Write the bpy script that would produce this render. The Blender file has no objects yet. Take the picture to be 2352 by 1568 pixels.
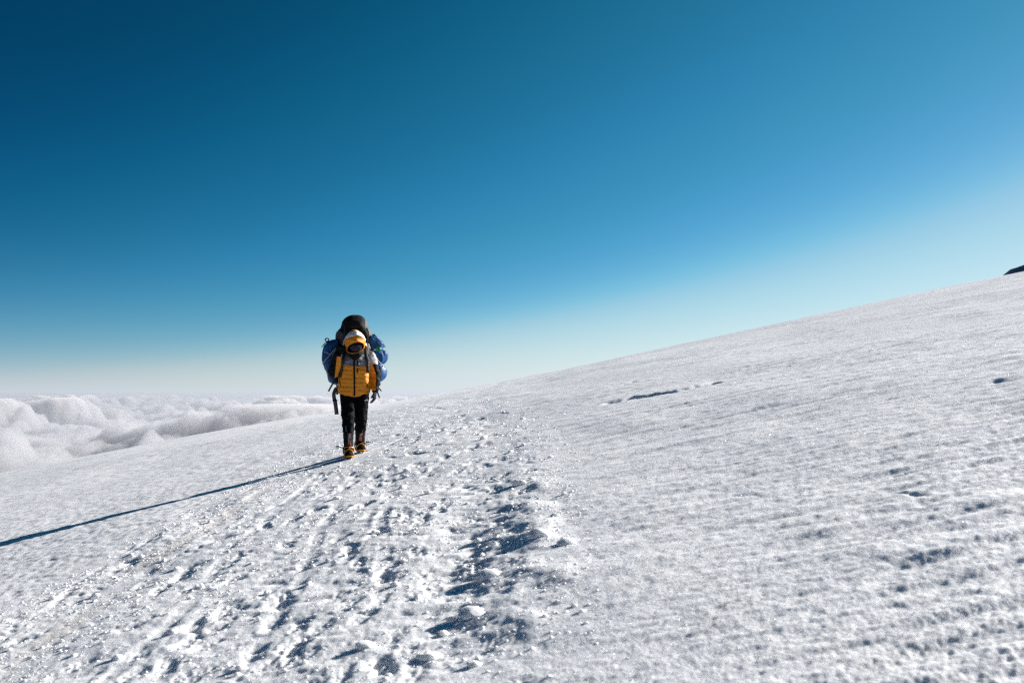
import bpy, bmesh, math, random
import numpy as np
from mathutils import Vector, Matrix, Quaternion
from mathutils.bvhtree import BVHTree

scene = bpy.context.scene
COL = scene.collection
R_ = math.radians

# ------------------------------------------------------------------ camera
EYE = 1.6
PITCH = math.atan(116 / 2287)
cam_d = bpy.data.cameras.new('camera')
cam_d.lens = 35.0
cam_d.sensor_width = 36.0
cam_d.clip_start = 0.05
cam_d.clip_end = 400000
cam = bpy.data.objects.new('camera', cam_d)
COL.objects.link(cam)
cam.location = (0, 0, EYE)
cam.rotation_euler = (math.pi / 2 + PITCH, 0, 0)
cam_d.dof.use_dof = True
cam_d.dof.focus_distance = 13.8
cam_d.dof.aperture_fstop = 3.2
scene.camera = cam

# ------------------------------------------------------------------ sky and sun
SUN_AZ = R_(60.0)      # clockwise from +Y, behind the climber on the right
SUN_EL = R_(23.0)
world = bpy.data.worlds.new('World')
scene.world = world
world.use_nodes = True
nt = world.node_tree
nt.nodes.clear()
w_out = nt.nodes.new('ShaderNodeOutputWorld')
w_bg = nt.nodes.new('ShaderNodeBackground')
w_sky = nt.nodes.new('ShaderNodeTexSky')
w_sky.sky_type = 'NISHITA'
w_sky.sun_disc = False
w_sky.sun_elevation = SUN_EL
w_sky.sun_rotation = SUN_AZ
w_sky.altitude = 4800
w_sky.air_density = 1.0
w_sky.dust_density = 2.5
w_sky.ozone_density = 4.0
EXPOSURE = 1.22
w_bg.inputs['Strength'].default_value = 0.1
# the sky brightens smoothly towards the sun, then one film-like tone curve for the whole dome
w_geo = nt.nodes.new('ShaderNodeTexCoord')
w_dot = nt.nodes.new('ShaderNodeVectorMath'); w_dot.operation = 'DOT_PRODUCT'
w_dot.inputs[1].default_value = (math.cos(SUN_EL) * math.sin(SUN_AZ), math.cos(SUN_EL) * math.cos(SUN_AZ), math.sin(SUN_EL))
nt.links.new(w_geo.outputs['Generated'], w_dot.inputs[0])
w_ma = nt.nodes.new('ShaderNodeMath'); w_ma.operation = 'SUBTRACT'; w_ma.inputs[1].default_value = 0.57
nt.links.new(w_dot.outputs['Value'], w_ma.inputs[0])
w_ch = nt.nodes.new('ShaderNodeCombineXYZ')
for i_, k_ in enumerate((0.95, 0.75, 0.45)):       # the glow round the sun is whiter than the blue it lies on
    w_k = nt.nodes.new('ShaderNodeMath'); w_k.operation = 'MULTIPLY'; w_k.inputs[1].default_value = k_
    nt.links.new(w_ma.outputs[0], w_k.inputs[0])
    w_ex = nt.nodes.new('ShaderNodeMath'); w_ex.operation = 'EXPONENT'
    nt.links.new(w_k.outputs[0], w_ex.inputs[0]); nt.links.new(w_ex.outputs[0], w_ch.inputs[i_])
    if i_ == 1: w_glow = w_ex
w_sc = nt.nodes.new('ShaderNodeVectorMath'); w_sc.operation = 'MULTIPLY'
nt.links.new(w_sky.outputs['Color'], w_sc.inputs[0]); nt.links.new(w_ch.outputs[0], w_sc.inputs[1])
XM = 1.25
w_s1 = nt.nodes.new('ShaderNodeVectorMath'); w_s1.operation = 'SCALE'; w_s1.inputs['Scale'].default_value = 0.1 / XM
nt.links.new(w_sc.outputs[0], w_s1.inputs[0])
w_cv = nt.nodes.new('ShaderNodeRGBCurve')
SKY_CURVES = ([(0, 0), (.05, .002), (.07, .006), (.135, .045), (.165, .078), (.20, .15), (.243, .33), (.28, .43), (.36, .58), (.6, .85), (1.25, 1)],
              [(0, 0), (.09, .048), (.15, .125), (.265, .285), (.335, .38), (.44, .60), (.525, .72), (.8, .92), (1.25, 1)],
              [(0, 0), (.22, .12), (.33, .25), (.40, .34), (.46, .43), (.54, .51), (.65, .66), (.74, .75), (.82, .80), (1.25, 1)])
cm = w_cv.mapping; cm.extend = 'HORIZONTAL'
for ch, pts in enumerate(SKY_CURVES):
    c = cm.curves[ch]
    for i, (x_, y_) in enumerate(pts):
        if i == 0: c.points[0].location = (0, 0)
        elif i == len(pts) - 1: c.points[len(c.points) - 1].location = (x_ / XM, y_)
        else: c.points.new(x_ / XM, y_)
cm.update()
nt.links.new(w_s1.outputs[0], w_cv.inputs['Color'])
w_s2 = nt.nodes.new('ShaderNodeVectorMath'); w_s2.operation = 'SCALE'; w_s2.inputs['Scale'].default_value = 10.0 / 2 ** EXPOSURE
w_sep = nt.nodes.new('ShaderNodeSeparateXYZ'); nt.links.new(w_geo.outputs['Generated'], w_sep.inputs[0])
w_mx0 = nt.nodes.new('ShaderNodeMath'); w_mx0.operation = 'MAXIMUM'; w_mx0.inputs[1].default_value = 0.0
nt.links.new(w_sep.outputs['Z'], w_mx0.inputs[0])
w_hm = nt.nodes.new('ShaderNodeMath'); w_hm.operation = 'MULTIPLY'; w_hm.inputs[1].default_value = -1 / 0.031
nt.links.new(w_mx0.outputs[0], w_hm.inputs[0])
w_he = nt.nodes.new('ShaderNodeMath'); w_he.operation = 'EXPONENT'; nt.links.new(w_hm.outputs[0], w_he.inputs[0])
w_hf = nt.nodes.new('ShaderNodeMath'); w_hf.operation = 'MULTIPLY'; w_hf.inputs[1].default_value = 0.92; nt.links.new(w_he.outputs[0], w_hf.inputs[0])
w_hc = nt.nodes.new('ShaderNodeVectorMath'); w_hc.operation = 'SCALE'; w_hc.inputs[0].default_value = (.71, .785, .88)
w_hs = nt.nodes.new('ShaderNodeMath'); w_hs.operation = 'MULTIPLY_ADD'; w_hs.inputs[1].default_value = .55; w_hs.inputs[2].default_value = .47
nt.links.new(w_glow.outputs[0], w_hs.inputs[0]); nt.links.new(w_hs.outputs[0], w_hc.inputs['Scale'])
w_hz = nt.nodes.new('ShaderNodeMix'); w_hz.data_type = 'RGBA'
nt.links.new(w_hf.outputs[0], w_hz.inputs['Factor']); nt.links.new(w_cv.outputs['Color'], w_hz.inputs['A']); nt.links.new(w_hc.outputs[0], w_hz.inputs['B'])
nt.links.new(w_hz.outputs['Result'], w_s2.inputs[0])
nt.links.new(w_s2.outputs[0], w_bg.inputs['Color'])
nt.links.new(w_bg.outputs['Background'], w_out.inputs['Surface'])

sun_d = bpy.data.lights.new('sun', 'SUN')
sun_d.energy = 4.8
sun_d.angle = R_(0.53)
sun_d.color = (1.0, 0.96, 0.92)
sun = bpy.data.objects.new('sun', sun_d)
COL.objects.link(sun)
SUN_DIR = Vector((math.cos(SUN_EL) * math.sin(SUN_AZ), math.cos(SUN_EL) * math.cos(SUN_AZ), math.sin(SUN_EL)))
sun.rotation_euler = SUN_DIR.to_track_quat('Z', 'Y').to_euler()
sun.location = SUN_DIR * 60

scene.view_settings.view_transform = 'Standard'
scene.view_settings.look = 'None'
scene.view_settings.gamma = 1.0
scene.view_settings.use_curve_mapping = False
scene.view_settings.exposure = EXPOSURE
scene.cycles.volume_bounces = 4
scene.cycles.max_bounces = 14
scene.cycles.diffuse_bounces = 4
scene.cycles.glossy_bounces = 3
scene.cycles.filter_width = 1.4
scene.cycles.use_denoising = False        # the photograph's fine grain
scene.cycles.use_adaptive_sampling = False

# ------------------------------------------------------------------ helpers
def link(o, parent=None):
    COL.objects.link(o)
    if parent is not None:
        o.parent = parent
    return o

def tag(o, label=None, cat=None, group=None, kind=None):
    if label: o['label'] = label
    if cat: o['category'] = cat
    if group: o['group'] = group
    if kind: o['kind'] = kind
    return o

def mesh_from_arrays(name, verts, quads=None, tris=None, smooth=True):
    me = bpy.data.meshes.new(name)
    verts = np.asarray(verts, dtype=np.float32)
    nq = 0 if quads is None else len(quads)
    ntri = 0 if tris is None else len(tris)
    loops = []
    if nq: loops.append(np.asarray(quads, dtype=np.int32).ravel())
    if ntri: loops.append(np.asarray(tris, dtype=np.int32).ravel())
    lp = np.concatenate(loops)
    me.vertices.add(len(verts))
    me.vertices.foreach_set('co', verts.ravel())
    me.loops.add(len(lp))
    me.loops.foreach_set('vertex_index', lp)
    starts = np.concatenate([np.arange(nq) * 4, nq * 4 + np.arange(ntri) * 3]).astype(np.int32)
    me.polygons.add(nq + ntri)
    me.polygons.foreach_set('loop_start', starts)
    me.polygons.foreach_set('use_smooth', np.full(nq + ntri, smooth, dtype=bool))
    me.update(calc_edges=True)
    return me

# --- vectorised gradient noise
_rng = np.random.RandomState(7)
_perm = np.concatenate([_rng.permutation(4096)] * 2).astype(np.int32)
_ang = _rng.rand(4096) * 2 * np.pi
_gx, _gy = np.cos(_ang).astype(np.float32), np.sin(_ang).astype(np.float32)

def perlin(x, y):
    xi = np.floor(x).astype(np.int32); yi = np.floor(y).astype(np.int32)
    xf = (x - xi).astype(np.float32); yf = (y - yi).astype(np.float32)
    u = xf * xf * xf * (xf * (xf * 6 - 15) + 10); v = yf * yf * yf * (yf * (yf * 6 - 15) + 10)
    xa = xi & 4095; xb = (xi + 1) & 4095; ya = yi & 4095; yb = (yi + 1) & 4095
    def g(ix, iy, dx, dy):
        h = _perm[_perm[ix] + iy]
        return _gx[h] * dx + _gy[h] * dy
    n00 = g(xa, ya, xf, yf); n10 = g(xb, ya, xf - 1, yf)
    n01 = g(xa, yb, xf, yf - 1); n11 = g(xb, yb, xf - 1, yf - 1)
    a = n00 + u * (n10 - n00); b = n01 + u * (n11 - n01)
    return (a + v * (b - a)) * 1.5

def sstep(e0, e1, x):
    t = np.clip((x - e0) / (e1 - e0), 0, 1)
    return t * t * (3 - 2 * t)

# ------------------------------------------------------------------ the mountain's shape
SLOPE_X, SLOPE_Y, CURVE = 0.197, 0.0967, 0.00092

def base(x, y):
    z = SLOPE_X * x + SLOPE_Y * y - CURVE * y * y
    z = z - 0.47 * np.exp(-((x / np.where(x > 0, 12.0, 7.0)) ** 2 + ((y - 44) / 15) ** 2))
    z = z - 0.08 * np.exp(-(((x + 6.5) / 5.0) ** 2 + ((y - 42) / 14) ** 2))
    return z

def spot(px, py):
    """ground point (x, y) seen at a place of the photograph measured 2352 wide"""
    dx, dy, f = px - 1176, 784 - py, 2287.0
    X = dx; Y = f * math.cos(PITCH) - dy * math.sin(PITCH); Z = f * math.sin(PITCH) + dy * math.cos(PITCH)
    A = CURVE * Y * Y; B = Z - SLOPE_X * X - SLOPE_Y * Y
    D = max(B * B - 4 * A * EYE, 0.0)
    t = (-B - math.sqrt(D)) / (2 * A)
    return t * X, t * Y

def course(pts):
    g = sorted((spot(*p) for p in pts), key=lambda q: q[1])
    return np.array([q[0] for q in g]), np.array([q[1] for q in g])

def at_y(c, y):
    xs, ys = c
    out = np.interp(y, ys, xs)
    s0 = (xs[1] - xs[0]) / (ys[1] - ys[0])
    return np.where(y < ys[0], xs[0] + np.clip(s0, -.6, .6) * (y - ys[0]), out)

TRAIL_L = course([(-300, 1568), (0, 1430), (250, 1295), (450, 1180), (600, 1095), (700, 1030), (770, 970), (800, 950)])
TRAIL_R = course([(1330, 1568), (1290, 1450), (1270, 1330), (1290, 1230), (1300, 1120), (1265, 1040), (1215, 965), (1150, 925), (1100, 905)])
TRENCH = course([(1075, 1500), (1040, 1390), (1055, 1280), (1080, 1180), (1110, 1100), (1130, 1020), (1120, 960), (1095, 915)])
SLIDE = course([(60, 1520), (160, 1430), (330, 1300), (500, 1200), (620, 1115), (700, 1050)])
GROOVES = [course(p) for p in (
    [(330, 1480), (415, 1402), (480, 1318), (575, 1227), (665, 1147), (740, 1085)],
    [(620, 1440), (690, 1320), (745, 1210), (790, 1120), (815, 1080)],
    [(60, 1430), (200, 1330), (360, 1235), (470, 1180)],
    [(870, 1330), (880, 1220), (890, 1120), (895, 1060)])]
HIKER = spot(800, 1050)

# polar grid round the photographer's feet, fine where the eye looks
th = np.concatenate([np.linspace(-180, -39, 56, endpoint=False), np.linspace(-39, 42, 1180), np.linspace(42, 180, 56)[1:]])
th = np.radians(th)
rr = np.concatenate([np.geomspace(0.25, 3.3, 40, endpoint=False), np.geomspace(3.3, 62, 800, endpoint=False), np.geomspace(62, 900, 50)])
NR, NT = len(rr), len(th)
Rg, Tg = np.meshgrid(rr, th, indexing='ij')
GX = (Rg * np.sin(Tg)).astype(np.float32); GY = (Rg * np.cos(Tg)).astype(np.float32)
dr = np.gradient(rr)[:, None]; dt = (np.gradient(th)[None, :] * Rg)
SPC = np.sqrt(np.maximum(dr * 0.6, dt) * np.maximum(dt, dr * 0.3)).astype(np.float32)

SUX, SUY = math.sin(SUN_AZ), math.cos(SUN_AZ)
def octave(lam, amp, ax=1.0, ay=1.0, rot=0.0, kind='perlin', seed=0.0, lee=0.0):
    w = np.clip(lam / SPC / 2.0 - 0.9, 0, 1)
    c, s = math.cos(rot), math.sin(rot)
    def at(X, Y):
        return perlin((X * c + Y * s) / (lam * ax) + seed * 17.13, (-X * s + Y * c) / (lam * ay) + seed * 7.77)
    n = at(GX, GY)
    if lee:
        n = at(GX + n * (lee * lam * SUX), GY + n * (lee * lam * SUY))
    if kind == 'billow': n = np.abs(n) * 2 - 0.55
    elif kind == 'ridge': n = 0.5 - np.abs(n) * 2
    elif kind == 'sharp': n = np.sign(n) * np.abs(n) ** 0.7
    elif kind == 'pit': n = -np.maximum(-n - .15, 0) * 2.2
    return (n * amp * w).astype(np.float32)

xl, xr = at_y(TRAIL_L, GY), at_y(TRAIL_R, GY)
front = sstep(0.5, 2.0, GY)
wob = perlin(GX / 0.9, GY / 1.6) * 0.40 + perlin(GX / 0.3, GY / 0.5) * 0.30 + perlin(GX / 0.12, GY / 0.2) * 0.18
dl = GX - xl + .12 + wob; dR = xr - GX + wob
trail = sstep(-0.3, 0.5, dl) * sstep(-0.45, 0.6, dR) * front
left_side = sstep(0.1, -0.4, dl) * front
right_side = np.clip(1 - trail - left_side, 0, 1)
patch = sstep(-0.35, 0.45, perlin(GX / 2.2 + 3.3, GY / 2.6))
patch2 = sstep(-0.3, 0.4, perlin(GX / 1.1 + 9.3, GY / 4.2 + 1.7))

Z = base(GX, GY)
Z += octave(7, .05, seed=1) + octave(2.6, .022, seed=2) + octave(1.2, .008, seed=3)

# wind-packed side of the slope: long shallow streaks and grain
WIND = R_(12)
s = octave(.95, .011, 2.0, .6, WIND, 'perlin', 11, .25) * patch2
s += octave(.40, .010, 2.4, .5, WIND, 'perlin', 12, .3) * (.3 + .7 * patch2)
s += octave(.40, .012, 2.6, .45, WIND, 'pit', 62, .2) * (.15 + .85 * patch)
s += octave(.19, .0062, 2.2, .5, WIND, 'perlin', 13, .3) * (.35 + .65 * patch)
s += octave(.09, .0040, 1.8, .6, WIND, 'perlin', 14, .25)
s += octave(.045, .0027, 1.3, .8, WIND, 'perlin', 15, .2)
s += octave(.023, .0020, 1, 1, 0, 'perlin', 16)
near_right = sstep(.15, .5, GX / np.maximum(GY, .1)) * sstep(16, 6, GY)
s += near_right * (octave(.30, .008, 2.4, .6, WIND, 'perlin', 17, .3) + octave(.12, .006, 2.6, .8, WIND, 'perlin', 64, .3) + octave(.15, .008, 2.6, .7, WIND, 'pit', 65, .2) * patch + octave(.04, .0022, 1.3, 1, 0, 'perlin', 18) + octave(.024, .0024, 1, 1, 0, 'perlin', 19))
# left of the trail: firmer, finer
l = octave(.5, .006, 1.8, .7, WIND, 'perlin', 21, .2) * patch + octave(.30, .007, 1.8, .6, WIND, 'pit', 63, .2) * patch2
l += octave(.16, .0045, 1.4, .8, WIND, 'perlin', 22, .2)
l += octave(.08, .0042, 1, 1, 0, 'perlin', 23, .2) + octave(.04, .0032, 1, 1, 0, 'perlin', 24) + octave(.022, .0022, 1, 1, 0, 'perlin', 25)
# trodden trail
t = octave(.9, .012, 1, 1.3, 0, 'perlin', 30) + octave(.40, .006, 1.3, 1, 0, 'perlin', 31, .2) * (.3 + .7 * patch)
t += octave(.26, .011, 1.4, 1, 0, 'pit', 36, .1) * patch + octave(.14, .0036, 1.4, 1, 0, 'perlin', 32, .25) * (.4 + .6 * patch2)
t += octave(.14, .008, 1.4, 1, 0, 'pit', 37, .1) * (.3 + .7 * patch2)
t += octave(.075, .0034, 1.2, 1, 0, 'perlin', 33, .25) + octave(.07, .0045, 1.2, 1, 0, 'pit', 38, .1)
t += octave(.042, .0030, 1, 1, 0, 'perlin', 34, .2) + octave(.023, .0024, 1, 1, 0, 'perlin', 35)
churn = np.ones_like(Z)

# slide track and grooves drag the surface smooth
def groove(c, half, depth, smooth_to, y0, y1, rim=0.0):
    global Z, churn
    xc = at_y(c, GY) + perlin(GX * 0 + 5.1, GY / 1.3) * 0.05
    d = np.abs(GX - xc) / half
    run = sstep(y0, y0 + .6, GY) * sstep(y1, y1 - 1.5, GY) * (.15 + .85 * sstep(-.25, .25, perlin(GX / 1.5 + half * 400, GY / .7)))
    f = np.exp(-d ** 4) * run
    Z -= depth * f
    Z += rim * np.exp(-((d - 1.5) / .45) ** 2) * run
    churn *= 1 - (1 - smooth_to) * f
slide_mask = np.exp(-(np.abs(GX - at_y(SLIDE, GY)) / .12) ** 4) * sstep(3, 4, GY) * sstep(13.5, 11.5, GY) * sstep(-.35, .1, perlin(GX / .5, GY / 1.2))
groove(SLIDE, .09, .006, .45, 3.5, 13.4, .0)
groove(GROOVES[0], .05, .008, .8, 4.4, 12.5, .001)
groove(GROOVES[1], .05, .007, .8, 4.4, 12.8, .001)
groove(GROOVES[2], .04, .008, .9, 4.0, 10.5, .0)
groove(GROOVES[3], .05, .005, .8, 6.0, 13.0, .003)
xt = at_y(TRENCH, GY) + perlin(GX * 0 + 2.2, GY / .9) * .10
dtr = (GX - xt)
run = sstep(4.2, 5.2, GY) * (1 - .75 * sstep(7, 11, GY)) * (.45 + .55 * sstep(-.3, .3, perlin(GX / .8 + 3, GY / .8)))
Z -= .024 * np.exp(-(dtr / .26) ** 2) * run
Z += (octave(.24, .016, 1.3, 1, 0, 'perlin', 71, .2) + octave(.11, .011, 1.2, 1, 0, 'perlin', 72, .2)) * np.exp(-((dtr - .1) / .38) ** 2) * run
Z += .020 * np.exp(-((dtr - .42) / .20) ** 2) * run * (.35 + 1.1 * sstep(-.3, .4, perlin(GX / .35, GY / .55)))

Z += 1.2 * s * right_side + 1.4 * l * left_side + .85 * t * trail * churn * (1 + .9 * np.exp(-((dl - .45) / .38) ** 2) * sstep(20, 10, GY))

# boot prints, every one stamped into the snow
rnd = random.Random(11)
def stamp(x, y, ang, L, W, depth, rim):
    r0 = math.hypot(x, y); t0 = math.atan2(x, y); ext = L * .95
    i0, i1 = np.searchsorted(rr, r0 - ext), np.searchsorted(rr, r0 + ext)
    j0, j1 = np.searchsorted(th, t0 - ext / r0), np.searchsorted(th, t0 + ext / r0)
    if i1 - i0 < 2 or j1 - j0 < 2: return
    X = GX[i0:i1, j0:j1] - x; Y = GY[i0:i1, j0:j1] - y
    c, s_ = math.cos(ang), math.sin(ang)
    u = (X * c + Y * s_) / (W / 2); v = (-X * s_ + Y * c) / (L / 2)
    waist = 1 - .22 * np.exp(-((v + .15) / .35) ** 2)
    q = (np.abs(u / waist) ** 3 + np.abs(v) ** 3) ** (1 / 3)
    q = q + perlin(GX[i0:i1, j0:j1] / .09, GY[i0:i1, j0:j1] / .09) * .30
    pit = sstep(1.25, .45, q)
    edge = np.exp(-((q - 1.3) / .22) ** 2) * rim
    fl = perlin(GX[i0:i1, j0:j1] / .03, GY[i0:i1, j0:j1] / .03) * .006
    Z[i0:i1, j0:j1] += -depth * pit + edge + fl * pit
prints = []
for k in range(420):
    y = 3.9 * (46 / 3.9) ** rnd.random() if k > 130 else rnd.uniform(4, 16)
    a, b = float(at_y(TRAIL_L, y)), float(at_y(TRAIL_R, y))
    lane = rnd.random()
    u = rnd.betavariate(5, 2.2) if lane < .6 else rnd.uniform(.12, .95)
    x = a + (b - a) * u
    if abs(x - float(at_y(SLIDE, y))) < .22 and y < 13: continue
    tx = (float(at_y(TRAIL_R, y + .5)) + float(at_y(TRAIL_L, y + .5)) - a - b) / 2 / .5
    ang = -math.atan(tx) + rnd.gauss(0, .28)
    near_trench = math.exp(-((x - float(at_y(TRENCH, y))) / .45) ** 2)
    depth = rnd.uniform(.004, .013) * (1 - .3 * near_trench)
    prints.append((x, y, ang, rnd.uniform(.26, .34), rnd.uniform(.11, .15), depth, depth * rnd.uniform(.05, .22)))
for px_, py_ in ((880, 1515), (445, 1430), (418, 1322), (882, 1316)):
    x, y = spot(px_, py_)
    prints.append((x, y, rnd.gauss(.1, .2), .28, .13, .026, .0))
for p in prints: stamp(*p)

# broken slab edges on the wind-packed side
def crack(pts, step, width, rag):
    g = [spot(*p) for p in pts]
    for (x0, y0), (x1, y1) in zip(g[:-1], g[1:]):
        L = math.hypot(x1 - x0, y1 - y0); ux, uy = (x1 - x0) / L, (y1 - y0) / L
        X, Y = GX - x0, GY - y0
        al = X * ux + Y * uy; ac = -X * uy + Y * ux
        ac = ac + perlin(GX / .16, GY / .3) * rag
        m = sstep(-.08, .08, al) * sstep(L + .08, L - .08, al)
        # the near lip drops sharply below the far surface, then climbs back
        Z[:] += m * (-step * sstep(width, 0.0, np.abs(ac + width)) + .35 * step * np.exp(-((ac - .04) / .05) ** 2)).astype(np.float32)
crack([(1385, 930), (1450, 915), (1500, 908), (1560, 898), (1632, 880)], .050, .16, .05)
crack([(1400, 893), (1448, 880)], .035, .12, .05)
crack([(2050, 1120), (2145, 1124)], .007, .05, .08)
crack([(1695, 1125), (1750, 1130)], .005, .04, .08)
crack([(2290, 872), (2352, 868)], .013, .12, .06)

# sit the snow down under the walker's boots
hx, hy = HIKER
kk = np.exp(-(((GX - hx) / .35) ** 2 + ((GY - hy - .1) / .5) ** 2) ** 2)
Z = Z * (1 - kk) + (base(GX, GY) + octave(.06, .004, seed=50) + octave(.2, .006, seed=51)) * kk

def ground_z(x, y):
    r0 = math.hypot(x, y); t0 = math.atan2(x, y)
    fi = np.interp(r0, rr, np.arange(NR)); fj = np.interp(t0, th, np.arange(NT))
    i, j = int(min(fi, NR - 2)), int(min(fj, NT - 2)); a, b = fi - i, fj - j
    return float((Z[i, j] * (1 - b) + Z[i, j + 1] * b) * (1 - a) + (Z[i + 1, j] * (1 - b) + Z[i + 1, j + 1] * b) * a)

# ------------------------------------------------------------------ materials
def new_mat(name):
    m = bpy.data.materials.new(name); m.use_nodes = True
    n = m.node_tree; n.nodes.clear()
    o = n.nodes.new('ShaderNodeOutputMaterial')
    return m, n, o

def snow_material(name='snow', slide=False):
    m, n, o = new_mat(name)
    p = n.nodes.new('ShaderNodeBsdfPrincipled')
    tc = n.nodes.new('ShaderNodeTexCoord')
    no = n.nodes.new('ShaderNodeTexNoise'); no.inputs['Scale'].default_value = 1.6; no.inputs['Detail'].default_value = 6
    n.links.new(tc.outputs['Object'], no.inputs['Vector'])
    rp = n.nodes.new('ShaderNodeValToRGB')
    rp.color_ramp.elements[0].position = .3; rp.color_ramp.elements[0].color = (.87, .88, .90, 1)
    rp.color_ramp.elements[1].position = .7; rp.color_ramp.elements[1].color = (.93, .93, .94, 1)
    n.links.new(no.outputs['Fac'], rp.inputs['Fac'])
    col = rp.outputs['Color']
    if slide:      # faint beige stain of the dragged track
        at = n.nodes.new('ShaderNodeAttribute'); at.attribute_name = 'stain'
        mx = n.nodes.new('ShaderNodeMix'); mx.data_type = 'RGBA'
        n.links.new(at.outputs['Fac'], mx.inputs['Factor'])
        n.links.new(col, mx.inputs['A']); mx.inputs['B'].default_value = (.74, .68, .62, 1)
        col = mx.outputs['Result']
    n.links.new(col, p.inputs['Base Color'])
    p.inputs['Roughness'].default_value = .62
    p.inputs['Specular IOR Level'].default_value = .35
    p.inputs['Subsurface Weight'].default_value = .8
    p.inputs['Subsurface Radius'].default_value = (1.0, 1.0, 1.0)
    p.inputs['Subsurface Scale'].default_value = .04
    b1 = n.nodes.new('ShaderNodeTexNoise'); b1.inputs['Scale'].default_value = 55; b1.inputs['Detail'].default_value = 4; b1.inputs['Roughness'].default_value = .65
    n.links.new(tc.outputs['Object'], b1.inputs['Vector'])
    bp = n.nodes.new('ShaderNodeBump'); bp.inputs['Strength'].default_value = .55; bp.inputs['Distance'].default_value = .012
    n.links.new(b1.outputs['Fac'], bp.inputs['Height'])
    n.links.new(bp.outputs['Normal'], p.inputs['Normal'])
    n.links.new(p.outputs['BSDF'], o.inputs['Surface'])
    return m
SNOW = snow_material('snow', True)
SNOW_LUMP = snow_material('snow_lump')

# ------------------------------------------------------------------ the snow slope as one sheet
idx = np.arange(NR * NT).reshape(NR, NT)
quads = np.stack([idx[:-1, :-1], idx[1:, :-1], idx[1:, 1:], idx[:-1, 1:]], -1).reshape(-1, 4)[:, ::-1]
cap_z = float(base(np.float32(0), np.float32(0)))
verts = np.concatenate([np.stack([GX, GY, Z], -1).reshape(-1, 3), [[0, 0, cap_z]]])
cidx = NR * NT
tris = np.stack([np.full(NT - 1, cidx), idx[0, 1:], idx[0, :-1]], -1)
me = mesh_from_arrays('snow_slope', verts, quads, tris)
at = me.attributes.new('stain', 'FLOAT', 'POINT')
at.data.foreach_set('value', np.concatenate([(slide_mask * .55).ravel(), [0]]).astype(np.float32))
me.materials.append(SNOW)
slope = link(bpy.data.objects.new('snow_slope', me))
tag(slope, 'sunlit white snow slope with a trodden trail rising to its crest', kind='structure')

# ------------------------------------------------------------------ far dark peak beyond the right-hand crest
def far_peak():
    n = 90
    az = np.radians(np.linspace(22, 60, n)); ds = np.linspace(0, 1, 40)
    A, D = np.meshgrid(az, ds, indexing='ij')
    prof = np.interp(np.degrees(A), [22, 26.6, 27.6, 29, 31, 34, 40, 48, 60], [.02, .104, .1095, .135, .15, .163, .14, .10, .03])
    dist = 2200 + 1500 * D
    z = (prof * 3700) * np.sin(np.pi * np.clip(D * .5, 0, 1)) ** .8
    x = dist * np.sin(A); y = dist * np.cos(A)
    z = z + perlin(x / 160, y / 160) * 16 * D + perlin(x / 60, y / 60) * 6 * D
    ii = np.arange(n * 40).reshape(n, 40)
    q = np.stack([ii[:-1, :-1], ii[1:, :-1], ii[1:, 1:], ii[:-1, 1:]], -1).reshape(-1, 4)
    # close the far side
    me = mesh_from_arrays('far_peak', np.stack([x, y, z], -1).reshape(-1, 3), q)
    m, nn, o = new_mat('hazed_far_rock')
    p = nn.nodes.new('ShaderNodeBsdfPrincipled'); p.inputs['Roughness'].default_value = .9
    tc = nn.nodes.new('ShaderNodeTexCoord'); no = nn.nodes.new('ShaderNodeTexNoise'); no.inputs['Scale'].default_value = .008; no.inputs['Detail'].default_value = 8
    nn.links.new(tc.outputs['Object'], no.inputs['Vector'])
    rp = nn.nodes.new('ShaderNodeValToRGB')
    rp.color_ramp.elements[0].color = (.13, .14, .17, 1); rp.color_ramp.elements[1].color = (.26, .28, .32, 1)  # tones lightened to blue-grey: distance haze put into the rock colour
    nn.links.new(no.outputs['Fac'], rp.inputs['Fac']); nn.links.new(rp.outputs['Color'], p.inputs['Base Color'])
    nn.links.new(p.outputs['BSDF'], o.inputs['Surface'])
    me.materials.append(m)
    ob = link(bpy.data.objects.new('far_peak', me))
    tag(ob, 'dark bare mountain peak showing beyond the snow crest at the right edge', kind='structure')
far_peak()

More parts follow.
